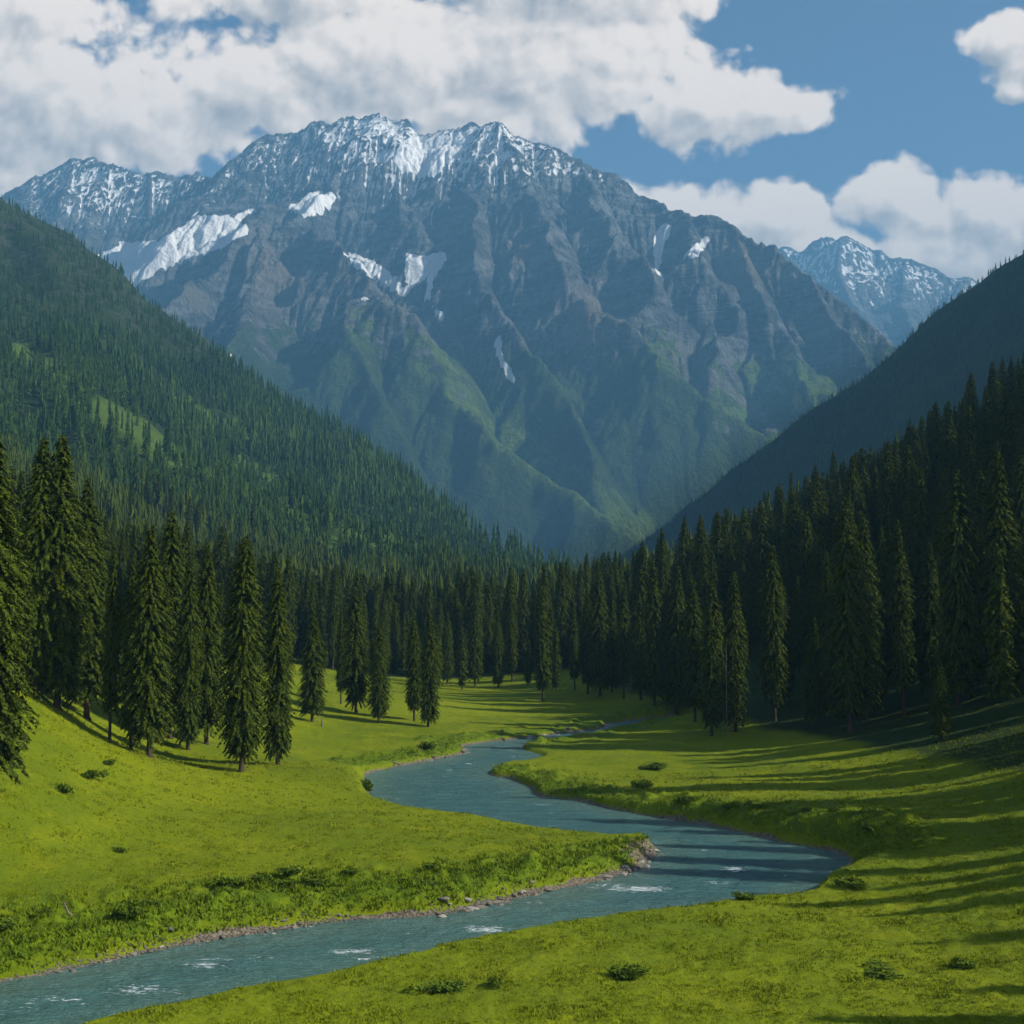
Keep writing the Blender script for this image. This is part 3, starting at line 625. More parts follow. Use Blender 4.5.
def spruce_trunk(seed, base=.06, rad=.115, limbs=60):
    r = np.random.default_rng(seed); z = np.array([-.03, 0, .012, .05, .3, .6, .93]); rr = np.array([.019, .017, .0125, .0105, .0085, .005, .0012])
    wob = np.cumsum(r.normal(0, .0012, (7, 2)), 0); parts = [tube(np.c_[wob, z], rr, 9)]
    for k in range(5):   # root flare
        a = k * 1.257 + r.uniform(0, .6); parts.append(tube([[0, 0, .012], [.012 * math.cos(a), .012 * math.sin(a), .004], [.028 * math.cos(a), .028 * math.sin(a), -.012]], [.006, .005, .002], 5))
    for k in range(limbs):
        t = r.uniform(base * .7, .9); a = r.uniform(0, 6.28); L = rad * min(1, (1 - t) * 1.35) ** .62 * r.uniform(.5, .9)
        if t < base: L *= .5
        parts.append(tube([[0, 0, t], [L * .5 * math.cos(a), L * .5 * math.sin(a), t - .12 * L], [L * math.cos(a), L * math.sin(a), t - .5 * L]], [.0018, .0012, .0004], 4))
    return join(parts)
NEAR = []
for i, (nw, base, rad, tp) in enumerate([(64, .05, .112, .62), (60, .09, .098, .55), (66, .07, .120, .70), (62, .04, .104, .58), (58, .12, .088, .66), (64, .06, .128, .75)]):
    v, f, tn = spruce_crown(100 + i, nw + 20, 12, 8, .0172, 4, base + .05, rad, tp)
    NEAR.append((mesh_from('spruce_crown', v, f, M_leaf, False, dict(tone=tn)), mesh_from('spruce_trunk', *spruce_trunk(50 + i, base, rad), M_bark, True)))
log('near tree tris', len(f))
MID = []
for i, (base, rad, tp) in enumerate([(.05, .110, .62), (.08, .095, .55), (.06, .12, .72), (.1, .088, .6)]):
    v, f, tn = spruce_crown(200 + i, 44, 9, 4, .034, 3, base + .03, rad, tp)
    MID.append((v, f, tn, mesh_from('spruce_crown', v, f, M_leaf, False, dict(tone=tn)), mesh_from('spruce_trunk', *spruce_trunk(70 + i, base, rad, 10), M_bark, True)))
FARS = []
for i, (base, rad, tp) in enumerate([(.04, .120, .62), (.04, .105, .55), (.04, .14, .75), (.06, .098, .6)]):
    FARS.append(tier_spruce(300 + i, 9, 9, rad * .9, base))
TINY = []
for i, (base, rad, tp) in enumerate([(.03, .14, .62), (.03, .125, .55), (.03, .15, .8)]):
    TINY.append(tier_spruce(400 + i, 5, 6, rad * .85, base))
log('lods', len(MID[0][1]), len(FARS[0][1]), len(TINY[0][1]))

def merged_forest(name, lods, x, y, z, h, mat, label, wid=1.0, high=0., **kw):
    r = np.random.default_rng(len(x)); V = []; Fc = []; T = []; off = 0; pick = r.integers(0, len(lods), len(x)); a = r.uniform(0, 6.28, len(x)); toneoff = r.normal(-.04, .16, len(x)) + .45 * fbm(x / 90, y / 90, 3, 19); ws = wid * r.uniform(.8, 1.2, len(x))
    for k, l in enumerate(lods):
        v, f, tn = l[:3]; q = np.where(pick == k)[0]
        if not len(q): continue
        ca, sa = np.cos(a[q])[:, None], np.sin(a[q])[:, None]; hh = h[q][:, None]; w_ = hh * ws[q][:, None]
        P = np.stack([(v[:, 0] * ca - v[:, 1] * sa) * w_ + x[q][:, None], (v[:, 0] * sa + v[:, 1] * ca) * w_ + y[q][:, None], v[:, 2] * hh + z[q][:, None]], -1).reshape(-1, 3)
        V.append(P); Fc.append((f[None] + (np.arange(len(q)) * len(v))[:, None, None]).reshape(-1, 3) + off); off += len(P)
        T.append(np.clip(tn[None] + toneoff[q][:, None] - high * sstep(170, 330, z[q])[:, None], 0, 1).ravel())
    me = mesh_from(name, np.vstack(V), np.vstack(Fc), mat, False, dict(tone=np.concatenate(T)))
    return link(name, me, kind='stuff', label=label, **kw)
def jgrid(x0, x1, y0, y1, s, seed, j=.42):
    r = np.random.default_rng(seed); x, y = np.meshgrid(np.arange(x0, x1, s), np.arange(y0, y1, s)); x = x + r.uniform(-j, j, x.shape) * s; y = y + r.uniform(-j, j, y.shape) * s
    x[::2] += s / 2
    return x.ravel(), y.ravel()
def ground_hit(px_, py_):
    """where the ray through a picture point meets the ground"""
    d = np.geomspace(55, 700, 900); x, y, z = unp(np.full_like(d, px_), np.full_like(d, py_), d=d); g = all_h(x, y)
    i = np.argmax(z <= g); return float(x[i]), float(y[i]), float(g[i])
PROPS = []   # single trees: x y z h wide variant label
# picture column, base row, top row, width factor, variant, label
BY_HAND = [
 (-14, 802, 420, 1.10, 2, 'huge spruce cut by the left edge, nearest tree of the left bank'),
 (33, 680, 562, .95, 1, 'slender small spruce in the gap between the edge tree and the tall left pair'),
 (34, 694, 436, 1.0, 0, 'tall dark spruce just behind and left of the tallest left pair'),
 (57, 708, 434, 1.12, 3, 'tall broad spruce with a thick bare lower trunk near the left edge'),
 (86, 718, 480, 1.12, 5, 'broad spruce merging into the right side of the tall thick trunked one'),
 (109, 740, 545, .72, 4, 'very narrow thin spruce left of the round bushy one on the meadow edge'),
 (131, 750, 556, .85, 1, 'spruce closely joined to the left side of the bushy meadow edge spruce'),
 (149, 757, 528, 1.08, 2, 'bushy wide spruce with several bare stems showing at its foot'),
 (170, 738, 512, .95, 0, 'tall dark spruce standing behind the bushy meadow edge spruce'),
 (188, 750, 560, .9, 3, 'dark spruce with a straight visible trunk left of the tallest centre left one'),
 (206, 744, 546, 1.0, 5, 'olive lit spruce pressed against the left side of the tall front spruce'),
 (241, 772, 538, 1.05, 0, 'tall pointed front spruce with its foot lowest on the meadow slope'),
 (278, 765, 572, 1.0, 3, 'spruce on the meadow just right of the tall pointed front one'),
 (312, 722, 610, 1.25, 2, 'short rounded spruce standing alone on the lit meadow slope'),
 (341, 704, 606, .75, 4, 'thin small spruce right behind the short rounded one'),
 (356, 713, 588, 1.15, 5, 'wide spruce of the twin pair above the river bend'),
 (379, 723, 622, 1.15, 0, 'right and lower spruce of the twin pair above the river bend'),
 (414, 721, 616, 1.0, 1, 'left spruce of the joined pair nearest the river on the left'),
 (428, 727, 614, 1.05, 3, 'right spruce of the joined pair nearest the river on the left'),
 (543, 701, 585, .95, 1, 'single narrow spruce alone on the far meadow in the valley centre'),
 (575, 690, 604, .95, 4, 'slim spruce at the forest edge right of the lone valley centre one'),
 (712, 736, 580, .95, 0, 'spruce at the front corner of the dark right forest beside a pale bare stem'),
 (736, 732, 572, 1.0, 3, 'second spruce from the front corner of the dark right forest'),
 (695, 722, 575, .9, 1, 'dark spruce left of the corner spruce of the right forest'),
 (815, 727, 618, 1.15, 2, 'short dark spruce standing forward of the right forest on the shaded slope'),
 (851, 732, 500, 1.05, 5, 'tall broad spruce in the middle front of the right forest'),
 (878, 712, 588, .9, 1, 'medium spruce with a pale thin trunk in front of the right forest'),
 (941, 741, 655, 1.25, 2, 'low bushy dark spruce lowest on the shaded right slope'),
 (960, 706, 470, 1.05, 0, 'tall spruce above and behind the low bushy one on the right slope'),
 (1006, 694, 450, 1.05, 3, 'tall spruce at the right edge of the photo on the shaded slope'),
 (905, 716, 520, .9, 4, 'narrow tall spruce between the middle front and the low bushy one of the right forest'),
 (775, 722, 545, .95, 1, 'spruce left of the short forward standing one at the right forest edge'),
]
FRONT = [(447, 684, 612), (462, 690, 628), (475, 686, 600), (498, 688, 610), (512, 682, 596), (528, 686, 640), (556, 689, 622), (588, 694, 590), (600, 697, 575), (612, 692, 600), (624, 699, 582), (641, 700, 570), (655, 705, 560), (668, 702, 590), (676, 712, 566), (688, 706, 600), (436, 687, 625)]
for k_, (a, b, c) in enumerate(FRONT):
    x, y, z = ground_hit(a, b); PROPS.append((x, y, z - .15, (b - c) / F * y, rng.uniform(.85, 1.1), k_ % 6, 'spruce standing at the front edge of the wood across the valley end', 'spruces at the front edge of the valley end wood'))
for (a, b, c, wd, v, lab) in BY_HAND:
    x, y, z = ground_hit(max(a, -30), b)
    if a < -30: x = (a - 512) / F * y
    h = (b - c) / F * y * 1.0
    PROPS.append((x, y, z - .15, h, wd, v, lab, 'spruces standing in front along the meadow edges'))
    print('tree', a, b, 'at %.0f %.0f z %.1f h %.1f' % (x, y, z, h))
hand = np.array([(p[0], p[1]) for p in PROPS])
# forest on the floor, the lower slopes
fx, fy = jgrid(-420, 330, 60, 760, 6.2, 11)
m = forest_mask(fx, fy) > .55
sdf = np.full(len(fx), 99.); q = (fy < 420) & (np.abs(fx) < 170); sdf[q] = river_sd(fx[q], fy[q]); m &= sdf > 14
pxf = 512 + F * fx / fy
m &= (pxf > -260) & (pxf < 1750) & ((pxf < 1240) | (fy < 330)) & ~((pxf < -40) & (fy < 120)) 
m &= ~((pxf > -30) & (pxf < 440) & (fy < 258 + 34 * fbm(fx / 22, fy * 0 + 3, 3, 83)))        # the open slope at the left front holds only the single trees
m &= ~((pxf > 660) & (pxf < 1024) & (fy < np.interp(pxf, [660, 700, 760, 850, 940, 1024], [215, 205, 200, 185, 165, 155])))
m &= ~((pxf > 430) & (pxf < 700) & (fy < 318 + 46 * fbm(fx / 16, fy * 0 + 9, 3, 84)))
band = (pxf > 640) & (fy > 105) & (fy < 200); m &= ~(band & (perlin(fy / 9., fx / 60., 86) < .08) & (rng.random(len(fx)) < .9))
m &= rng.random(len(fx)) > .10
m &= (np.hypot(fx[:, None] - hand[None, :, 0], fy[:, None] - hand[None, :, 1]).min(1) > 3.6)
fx, fy = fx[m], fy[m]; ex = np.array([(57, 60), (51, 56), (64, 75), (69, 67), (61, 51), (72, 79), (66, 58), (47, 50)], float); fx = np.r_[fx, ex[:, 0]]; fy = np.r_[fy, ex[:, 1]]; fz = all_h(fx, fy)
fh = rng.uniform(19, 31, len(fx)) * (.92 + .25 * perlin(fx / 30, fy / 30, 8)); fh = np.where(rng.random(len(fx)) < .2, fh * rng.uniform(.4, .8, len(fx)), fh)
fh = np.where(fx > 10, fh * 1.08, fh)
log('floor forest', len(fx))
# keep the 300 that show largest as single trees
order = np.argsort(fy); buf = np.full(1024, 1024.0)
for p in sorted(PROPS, key=lambda p: p[1]):
    pc, pt = proj(p[0], p[1], p[2] + p[3] * .9); hw = .06 * p[3] / p[1] * F; a, b = int(max(0, pc - hw)), int(min(1023, pc + hw))
    if b > a: buf[a:b] = np.minimum(buf[a:b], pt)
vis = np.zeros(len(fx))
for i in order:
    pc, pt = proj(fx[i], fy[i], fz[i] + fh[i]); _, pb = proj(fx[i], fy[i], fz[i]); hw = .08 * fh[i] / fy[i] * F; a, b = int(max(0, pc - hw)), int(min(1024, pc + hw))
    if b - a < 2: continue
    seg = buf[a:b]; vis[i] = np.clip(np.minimum(seg, pb) - pt, 0, None).sum()
    t_ = pt + np.abs(np.arange(a, b) - pc) / hw * (pb - pt) * .5
    buf[a:b] = np.minimum(seg, t_)
single = np.argsort(-vis)[:300 - len(PROPS)]; single = single[vis[single] > 20]
GZ = [('dark spruce standing in the shaded forest on the right slope', 'dark spruces of the right slope forest'), ('spruce in the shaded wood at the far end of the valley floor', 'spruces of the wood at the valley end'), ('spruce in the dense wood behind the meadow on the left', 'spruces of the wood behind the left meadow')]
for i in single:
    pc, pt = proj(fx[i], fy[i], fz[i] + fh[i]); g_ = GZ[0] if pc > 640 else GZ[1] if pc > 430 else GZ[2]
    PROPS.append((fx[i], fy[i], fz[i] - .2, fh[i], rng.uniform(.8, 1.12), int(rng.integers(0, 6)), g_[0], g_[1]))
rest = np.setdiff1d(np.arange(len(fx)), single)
for (x, y, z, h, wd, v, lab, grp) in PROPS:
    o = bpy.data.objects.new('spruce_tree', None); COL.objects.link(o); o.location = (x, y, z); o.rotation_euler = (rng.normal(0, .012), rng.normal(0, .012), rng.uniform(0, 6.28)); o.scale = (h * wd, h * wd, h)
    o.empty_display_size = .1
    o['label'] = lab; o['category'] = 'spruce'; o['group'] = grp
    big = h / y * F > 70 or y < 260
    cm, tm = (NEAR[v] if big else MID[v % 4][3:5])
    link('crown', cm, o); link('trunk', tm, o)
rn, rm = rest[fy[rest] < 420], rest[fy[rest] >= 420]
merged_idx = np.r_[rn, rm]
vv = [l[:3] for l in MID]
# nearest of the rest with the middle detail, all in ONE object
def forest_mesh(sets, name, mat, label, **kw):
    objs = [merged_forest(name, l, fx_[0], fx_[1], fx_[2], fx_[3], mat, label, **kw) for l, fx_ in sets if len(fx_[0])]
    if len(objs) > 1:
        with bpy.context.temp_override(active_object=objs[0], selected_editable_objects=objs, object=objs[0], selected_objects=objs): bpy.ops.object.join()
    return objs[0]
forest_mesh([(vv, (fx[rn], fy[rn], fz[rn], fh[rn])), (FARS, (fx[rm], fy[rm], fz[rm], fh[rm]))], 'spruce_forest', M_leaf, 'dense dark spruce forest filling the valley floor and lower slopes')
log('singles', len(PROPS), 'rest', len(rn), len(rm))
# woods on the left hillside
def scatter_hill(x0, x1, y0, y1, s, seed, hf, keepf):
    x, y = jgrid(x0, x1, y0, y1, s, seed); z = hf(x, y); px_, py_ = proj(x, y, z); m = (px_ > -140) & (px_ < 1160) & keepf(x, y, z, px_, py_); return x[m], y[m], z[m]
r2 = np.random.default_rng(5)
def keep_left(x, y, z, px_, py_):
    g = ground_h(x, np.clip(y, 1, 3000), fine=False); up_ = (z > g - 3) | (y > 760)
    cl = clear_mask(x, y, z); dens = 1 - .86 * sstep(.2, .6, cl)
    tl = 330 + 70 * fbm(x / 200, y / 200, 3, 33) + 40 * perlin(x / 45, y / 400, 44)
    dens *= .40 + .60 * (1 - sstep(tl - 60, tl + 30, z)); dens *= .50 + .55 * sstep(-.30, .15, fbm(x / 60, y / 60, 3, 61))
    return up_ & (y > 740) & (r2.random(len(x)) < dens)
x, y, z = scatter_hill(-1300, 130, 740, 2150, 8.4, 21, h_left, keep_left)
hh = (9 + 22 * r2.beta(2.4, 1.6, len(x))) * (1 + .35 * fbm(x / 60, y / 60, 2, 65)) * (1 - .4 * sstep(250, 450, z)); nr_ = y < 1250
log('left wood', len(x), nr_.sum())
forest_mesh([(FARS, (x[nr_], y[nr_], z[nr_] - .5, hh[nr_])), (TINY, (x[~nr_], y[~nr_], z[~nr_] - .5, hh[~nr_]))], 'hillside_forest', M_leaf_far, 'distant spruce wood covering the left hillside', high=.28)
x, y, z = scatter_hill(0, 1500, 1250, 3300, 11., 22, h_right, lambda x, y, z, px_, py_: (px_ > 540) & (r2.random(len(x)) < .9) & (y < 3400))
hh = r2.uniform(8, 14, len(x))
log('right wood', len(x))
merged_forest('hill_forest', TINY, x, y, z - 1, hh, M_leaf_far, 'shaded spruce wood covering the dark right hill', 1.25)
# ================================================================== grass, shrubs, stones, dead wood
r5 = np.random.default_rng(31)
def blades(x, y, z, size, nb, seed, spread=.5, lean=.6, wid=.16):
    r = np.random.default_rng(seed); n = len(x); a = r.uniform(0, 6.28, (n, nb)); l = r.uniform(.1, lean, (n, nb)); h = size[:, None] * r.uniform(.55, 1.1, (n, nb)); w = size[:, None] * wid * r.uniform(.6, 1.3, (n, nb))
    ox = size[:, None] * spread * r.normal(0, .5, (n, nb)); oy = size[:, None] * spread * r.normal(0, .5, (n, nb))
    B = np.stack([x[:, None] + ox, y[:, None] + oy, z[:, None] - .03 + 0 * ox], -1); pa = r.uniform(0, 3.14, (n, nb)); P = np.stack([np.cos(pa) * w, np.sin(pa) * w, 0 * w], -1)
    T = B + np.stack([np.cos(a) * l * h, np.sin(a) * l * h, h], -1)
    V = np.stack([B - P, B + P, T], 2).reshape(-1, 3); tn = np.repeat(np.clip(r.normal(.45, .25, (n, 1)) + r.normal(0, .15, (n, nb)), 0, 1).ravel(), 3)
    return V, np.arange(len(V)).reshape(-1, 3), tn
def in_ground(pxr, pyr, n, seed):
    r = np.random.default_rng(seed); px_ = r.uniform(*pxr, n); py_ = r.uniform(*pyr, n); x, y, _ = unp(px_, py_, z=1.2)
    s_ = river_sd(x, y); return x, y, s_
# short meadow grass of the near banks: too many blades to count
x, y, s_ = in_ground((-160, 1184), (770, 1200), 190000, 1)
pt = fbm(x / 3., y / 3., 3, 222) + .5 * fbm(x / .9, y / .9, 2, 223)
k = (s_ > .5) & (y > 40) & (pt > -.45 + .5 * r5.random(len(x))); x, y = x[k], y[k]; z = ground_h(x, y)
size = r5.uniform(.07, .17, len(x)) * (1 + np.clip(pt[k], 0, 1)) * np.clip(y / 75, .8, 2.2) ** .6
V, Fc, tn = blades(x, y, z, size, 4, 3, .9, .9, .20)
link('grass', mesh_from('grass', V, Fc, M_tuft, False, dict(tone=tn)), kind='stuff', label='short sunlit grass of the meadow')
log('grass', len(x))
# taller herbs along the eroded banks
x, y, s_ = in_ground((-60, 1084), (735, 1010), 150000, 2)
lp = lipness(x, y, s_); k = (s_ > .45) & (s_ < 5.5 + 5 * fbm(x / 6, y / 6, 3, 9) + r5.normal(0, 1., len(x))) & (lp < .4) & (r5.random(len(x)) < .75) & (fbm(x / 2.5, y / 2.5, 2, 99) > -.35); x, y = x[k], y[k]; z = ground_h(x, y)
V, Fc, tn = blades(x, y, z, r5.uniform(.14, .42, len(x)), 5, 4, .9, 1., .18)
link('bank_undergrowth', mesh_from('bank_undergrowth', V, Fc, M_herb, False, dict(tone=tn)), kind='stuff', label='rough green undergrowth on the river banks')
log('herbs', len(x))
def shrub_mesh(seed, n=900):
    r = np.random.default_rng(seed); nl = 9; c = np.stack([r.normal(0, .26, nl), r.normal(0, .22, nl), r.uniform(.12, .5, nl)], -1); rr = r.uniform(.16, .32, nl); q = r.integers(0, nl, n)
    d = r.normal(0, 1, (n, 3)); d /= np.linalg.norm(d, axis=1)[:, None]; P = c[q] + d * rr[q][:, None] * r.uniform(.65, 1.08, (n, 1)); P[:, 2] = np.abs(P[:, 2])
    e1 = r.normal(0, 1, (n, 3)) * .045; e2 = r.normal(0, 1, (n, 3)) * .03 + np.array([0, 0, .03])
    V = np.stack([P - e1, P + e1, P + e2 * 2], 1).reshape(-1, 3); tn = np.repeat(np.clip(P[:, 2] * .9 + r.normal(0, .15, n), 0, 1), 3)
    parts = []
    for k in range(7):
        a = r.uniform(0, 6.28); L = r.uniform(.2, .4); parts.append(tube([[0, 0, -.1], [L * .5 * math.cos(a), L * .5 * math.sin(a), .2], [L * math.cos(a), L * math.sin(a), .45]], [.02, .012, .005], 5))
    return mesh_from('foliage', V, np.arange(len(V)).reshape(-1, 3), M_shrub, False, dict(tone=tn)), mesh_from('stem', *join(parts), M_bark, True)
SH = [shrub_mesh(900 + i) for i in range(4)]
def put_shrub(x, y, z, w, h, label, group=None):
    o = bpy.data.objects.new('shrub', None); COL.objects.link(o); o.location = (x, y, z - .04); o.rotation_euler = (0, 0, r5.uniform(0, 6.28)); o.scale = (w, w, h * 1.25); o['label'] = label; o['category'] = 'shrub'
    if group: o['group'] = group
    f, s = SH[int(r5.integers(0, 4))]; link('foliage', f, o); link('stem', s, o)
for (a, b, w, h, lab) in [(631, 978, 34, 14, 'round dark green bush alone on the front meadow'), (447, 990, 44, 12, 'wide low bush on the front meadow near the bottom edge'), (494, 986, 18, 14, 'tiny bush right beside the wide low one on the front meadow'),
                          (885, 977, 46, 10, 'widest flat bush on the front meadow at the lower right'), (398, 956, 22, 9, 'small bush on the lip of the near bank over the rapids'), (742, 898, 22, 7, 'small tuft like bush on the near bank lip by the wide bend'),
                          (852, 886, 30, 10, 'shrub at the inner corner where the near bank meets the wide bend'), (429, 750, 15, 11, 'dark bush by the water at the upper left river bend'), (366, 790, 14, 14, 'bush at the water corner of the left meadow'),
                          (90, 779, 18, 12, 'dark low bush on the left slope below the bushy spruce'), (64, 792, 22, 11, 'ragged bush on the left slope near the edge spruce'), (110, 765, 12, 8, 'small bush on the left slope just under the spruces'), (120, 852, 14, 7, 'lone small bush in the middle of the left meadow'),
                          (643, 787, 22, 9, 'dark bush on the right meadow above the upper bend'), (655, 770, 26, 8, 'low bush on the sunlit right meadow'), (960, 968, 22, 12, 'bush at the lower right corner of the front meadow')]:
    x, y, z = ground_hit(a, b); put_shrub(x, y, z, w / F * y * .9, h / F * y * .85, lab)
bx, by, bs = in_ground((-20, 870), (790, 970), 1500, 5); k = (bs > 2.0) & (bs < 5.5) & (lipness(bx, by, bs) < .2); bx, by = bx[k][:46], by[k][:26]
for x, y in zip(bx, by):
    w = r5.uniform(.8, 1.9); put_shrub(x, y, float(ground_h(np.array([x]), np.array([y]))[0]), w, w * r5.uniform(.28, .5), 'low dark shrub growing on the eroded grassy river bank', 'low shrubs on the river banks')
log('shrubs')
def stone_mesh(seed):
    r = np.random.default_rng(seed); nu, nv = 14, 9; u, v = np.meshgrid(np.arange(nu) / nu * 6.2832, np.linspace(.02, 3.12, nv)); d = np.stack([np.sin(v) * np.cos(u), np.sin(v) * np.sin(u), np.cos(v)], -1).reshape(-1, 3)
    rad = np.ones(len(d))
    for _ in range(9):    # chipped by planes
        nrm = r.normal(0, 1, 3); nrm /= np.linalg.norm(nrm); h = r.uniform(.5, .85); t = d @ nrm * rad; rad = np.where(t > h, rad * h / np.maximum(t, 1e-6), rad)
    V = d * rad[:, None] * np.array([1, r.uniform(.6, .9), r.uniform(.4, .65)]); i = np.arange(nu * nv).reshape(nv, nu); j = np.roll(i, -1, 1)
    return V, np.stack([i[:-1].ravel(), j[:-1].ravel(), j[1:].ravel(), i[1:].ravel()], 1)
ST = [mesh_from('stone', *stone_mesh(40 + i), M_rock, False) for i in range(6)]
cum = np.r_[0, np.cumsum(np.hypot(*np.diff(LW, axis=0).T))]
def along(t): return np.interp(t, cum, LW[:, 0]), np.interp(t, cum, LW[:, 1])
def t_of(px_, py_): x, y, _ = unp(px_, py_, z=0); return float(cum[np.argmin(np.hypot(LW[:, 0] - x, LW[:, 1] - y))])
segs = [(t_of(40, 976), t_of(210, 942), 26, .25, .6), (t_of(255, 934), t_of(350, 920), 18, .25, .7), (t_of(428, 916), t_of(540, 893), 34, .35, 1.0), (t_of(600, 880), t_of(655, 852), 46, .3, .85), (t_of(655, 850), t_of(620, 838), 14, .25, .6), (t_of(390, 768), t_of(465, 748), 24, .4, .9), (t_of(500, 741), t_of(606, 724), 28, .5, 1.1)]
nst = 0
for t0, t1, n, a, b in segs:
    for k in range(n):
        x, y = along(r5.uniform(min(t0, t1), max(t0, t1))); s = r5.uniform(a, b) * .5 * (1.25 if r5.random() < .2 else 1); x += r5.normal(0, .35); y += r5.normal(0, .35)
        z = max(float(ground_h(np.array([x]), np.array([y]))[0]), -.12)
        o = link('river_stone', ST[int(r5.integers(0, 6))], None, (x, y, z + .12 * s), r5.uniform(0, 6.28), (s * r5.uniform(1, 1.6), s, s * r5.uniform(.7, 1.1)), label='pale grey stone lying at the edge of the river', category='stone', group='stones along the waterline'); nst += 1
# fine gravel between the stones
gxs, gys = [], []
for t0, t1, n, a, b in segs:
    t = r5.uniform(min(t0, t1), max(t0, t1), n * 26); q = along(t); gxs.append(q[0] + r5.normal(0, .28, len(t))); gys.append(q[1] + r5.normal(.1, .28, len(t)))
t = r5.uniform(t_of(0, 982), t_of(606, 724), 2600); q = along(t + 2.5 * np.sin(t * .9)); gxs.append(q[0] + r5.normal(0, .22, len(t))); gys.append(q[1] + r5.normal(0, .22, len(t)))
gxs = np.concatenate(gxs); gys = np.concatenate(gys); gzs = ground_h(gxs, gys); k = gzs > -.15; gxs, gys, gzs = gxs[k], gys[k], gzs[k]
sv, sf = stone_mesh(77); sv = sv; n = len(gxs); sc = r5.uniform(.04, .13, n)
V = (sv[None] * sc[:, None, None] + np.stack([gxs, gys, gzs + .02], -1)[:, None]).reshape(-1, 3); Fq = (sf[None] + (np.arange(n) * len(sv))[:, None, None]).reshape(-1, 4)
link('gravel', mesh_from('gravel', V, Fq, M_rock, False), kind='stuff', label='fine gravel and pebbles along the waterline')
log('stones', nst, n)
# dead wood
def snag(px_, py_, top, lean, label, rad=.16, limbs=7, cat='dead tree'):
    x, y, z = ground_hit(px_, py_); h = (py_ - top) / F * y; r = np.random.default_rng(int(px_))
    o = bpy.data.objects.new('dead_tree', None); COL.objects.link(o); o.location = (x, y, z - .1); o['label'] = label; o['category'] = cat
    zz = np.array([-.3, 0, .3, h * .3, h * .65, h]); pts = np.stack([lean * zz + r.normal(0, .04, 6), r.normal(0, .04, 6), zz], -1)
    link('trunk', mesh_from('trunk', *tube(pts, [rad * 1.5, rad * 1.3, rad, rad * .85, rad * .6, rad * .2], 9), M_dead, True), o)
    for k in range(limbs):
        t = r.uniform(.3, .97); a = r.uniform(0, 6.28); L = r.uniform(.5, 1.5) * (1.1 - t) * (1 if h > 4 else .35); p = np.array([lean * h * t, 0, h * t])
        link('branch', mesh_from('branch', *tube([p, p + [L * .6 * math.cos(a), L * .6 * math.sin(a), -.05 * L], p + [L * math.cos(a), L * math.sin(a), -.3 * L]], [rad * .28, rad * .18, rad * .05], 5), M_dead, True), o)
snag(727, 737, 640, .0, 'pale bare dead spruce stem at the front corner of the right forest', .085, 14)
snag(876, 704, 596, .01, 'thin pale dead stem under the medium spruce in the right forest', .075, 8)
snag(72, 918, 900, -.45, 'short leaning grey dead stump on the left river bank', .09, 3, 'stump')
snag(322, 727, 717, .05, 'dark short broken stump beside the short rounded spruce', .18, 2, 'stump')
log('dead wood')
# ================================================================== air, sky, sun
SUN_EL = math.radians(33); SUN_AZ = math.radians(100)      # azimuth clockwise from the view direction (+y)
sx, sy, sz = math.sin(SUN_AZ) * math.cos(SUN_EL), math.cos(SUN_AZ) * math.cos(SUN_EL), math.sin(SUN_EL)
sun_d = bpy.data.lights.new('sun', 'SUN'); sun_d.energy = 5.0; sun_d.angle = math.radians(.5); sun_d.color = (1, .93, .80)
sun = bpy.data.objects.new('sun', sun_d); COL.objects.link(sun)
from mathutils import Vector
sun.rotation_euler = Vector((sx, sy, sz)).to_track_quat('Z', 'Y').to_euler()

def haze():
    x0, x1, y0, y1, z0, z1 = -9000., 9000., -600., 11500., -130., 2700.
    v = np.array([(x, y, z) for x in (x0, x1) for y in (y0, y1) for z in (z0, z1)], float)
    f = np.array([(0, 1, 3, 2), (4, 6, 7, 5), (0, 4, 5, 1), (2, 3, 7, 6), (0, 2, 6, 4), (1, 5, 7, 3)])
    m = bpy.data.materials.new('haze'); m.use_nodes = True; t = m.node_tree; t.nodes.remove(t.nodes['Principled BSDF'])
    p = t.nodes.new('ShaderNodeVolumePrincipled'); p.inputs['Color'].default_value = HAZE_COLOR; p.inputs['Density'].default_value = HAZE_D; p.inputs['Anisotropy'].default_value = .0
    t.links.new(p.outputs[0], t.nodes['Material Output'].inputs['Volume'])
    link('haze', mesh_from('haze', v, f, m), kind='stuff', label='blue haze in the valley air')
HAZE_COLOR = (.19, .50, .86, 1); HAZE_D = 1.25e-4
haze()

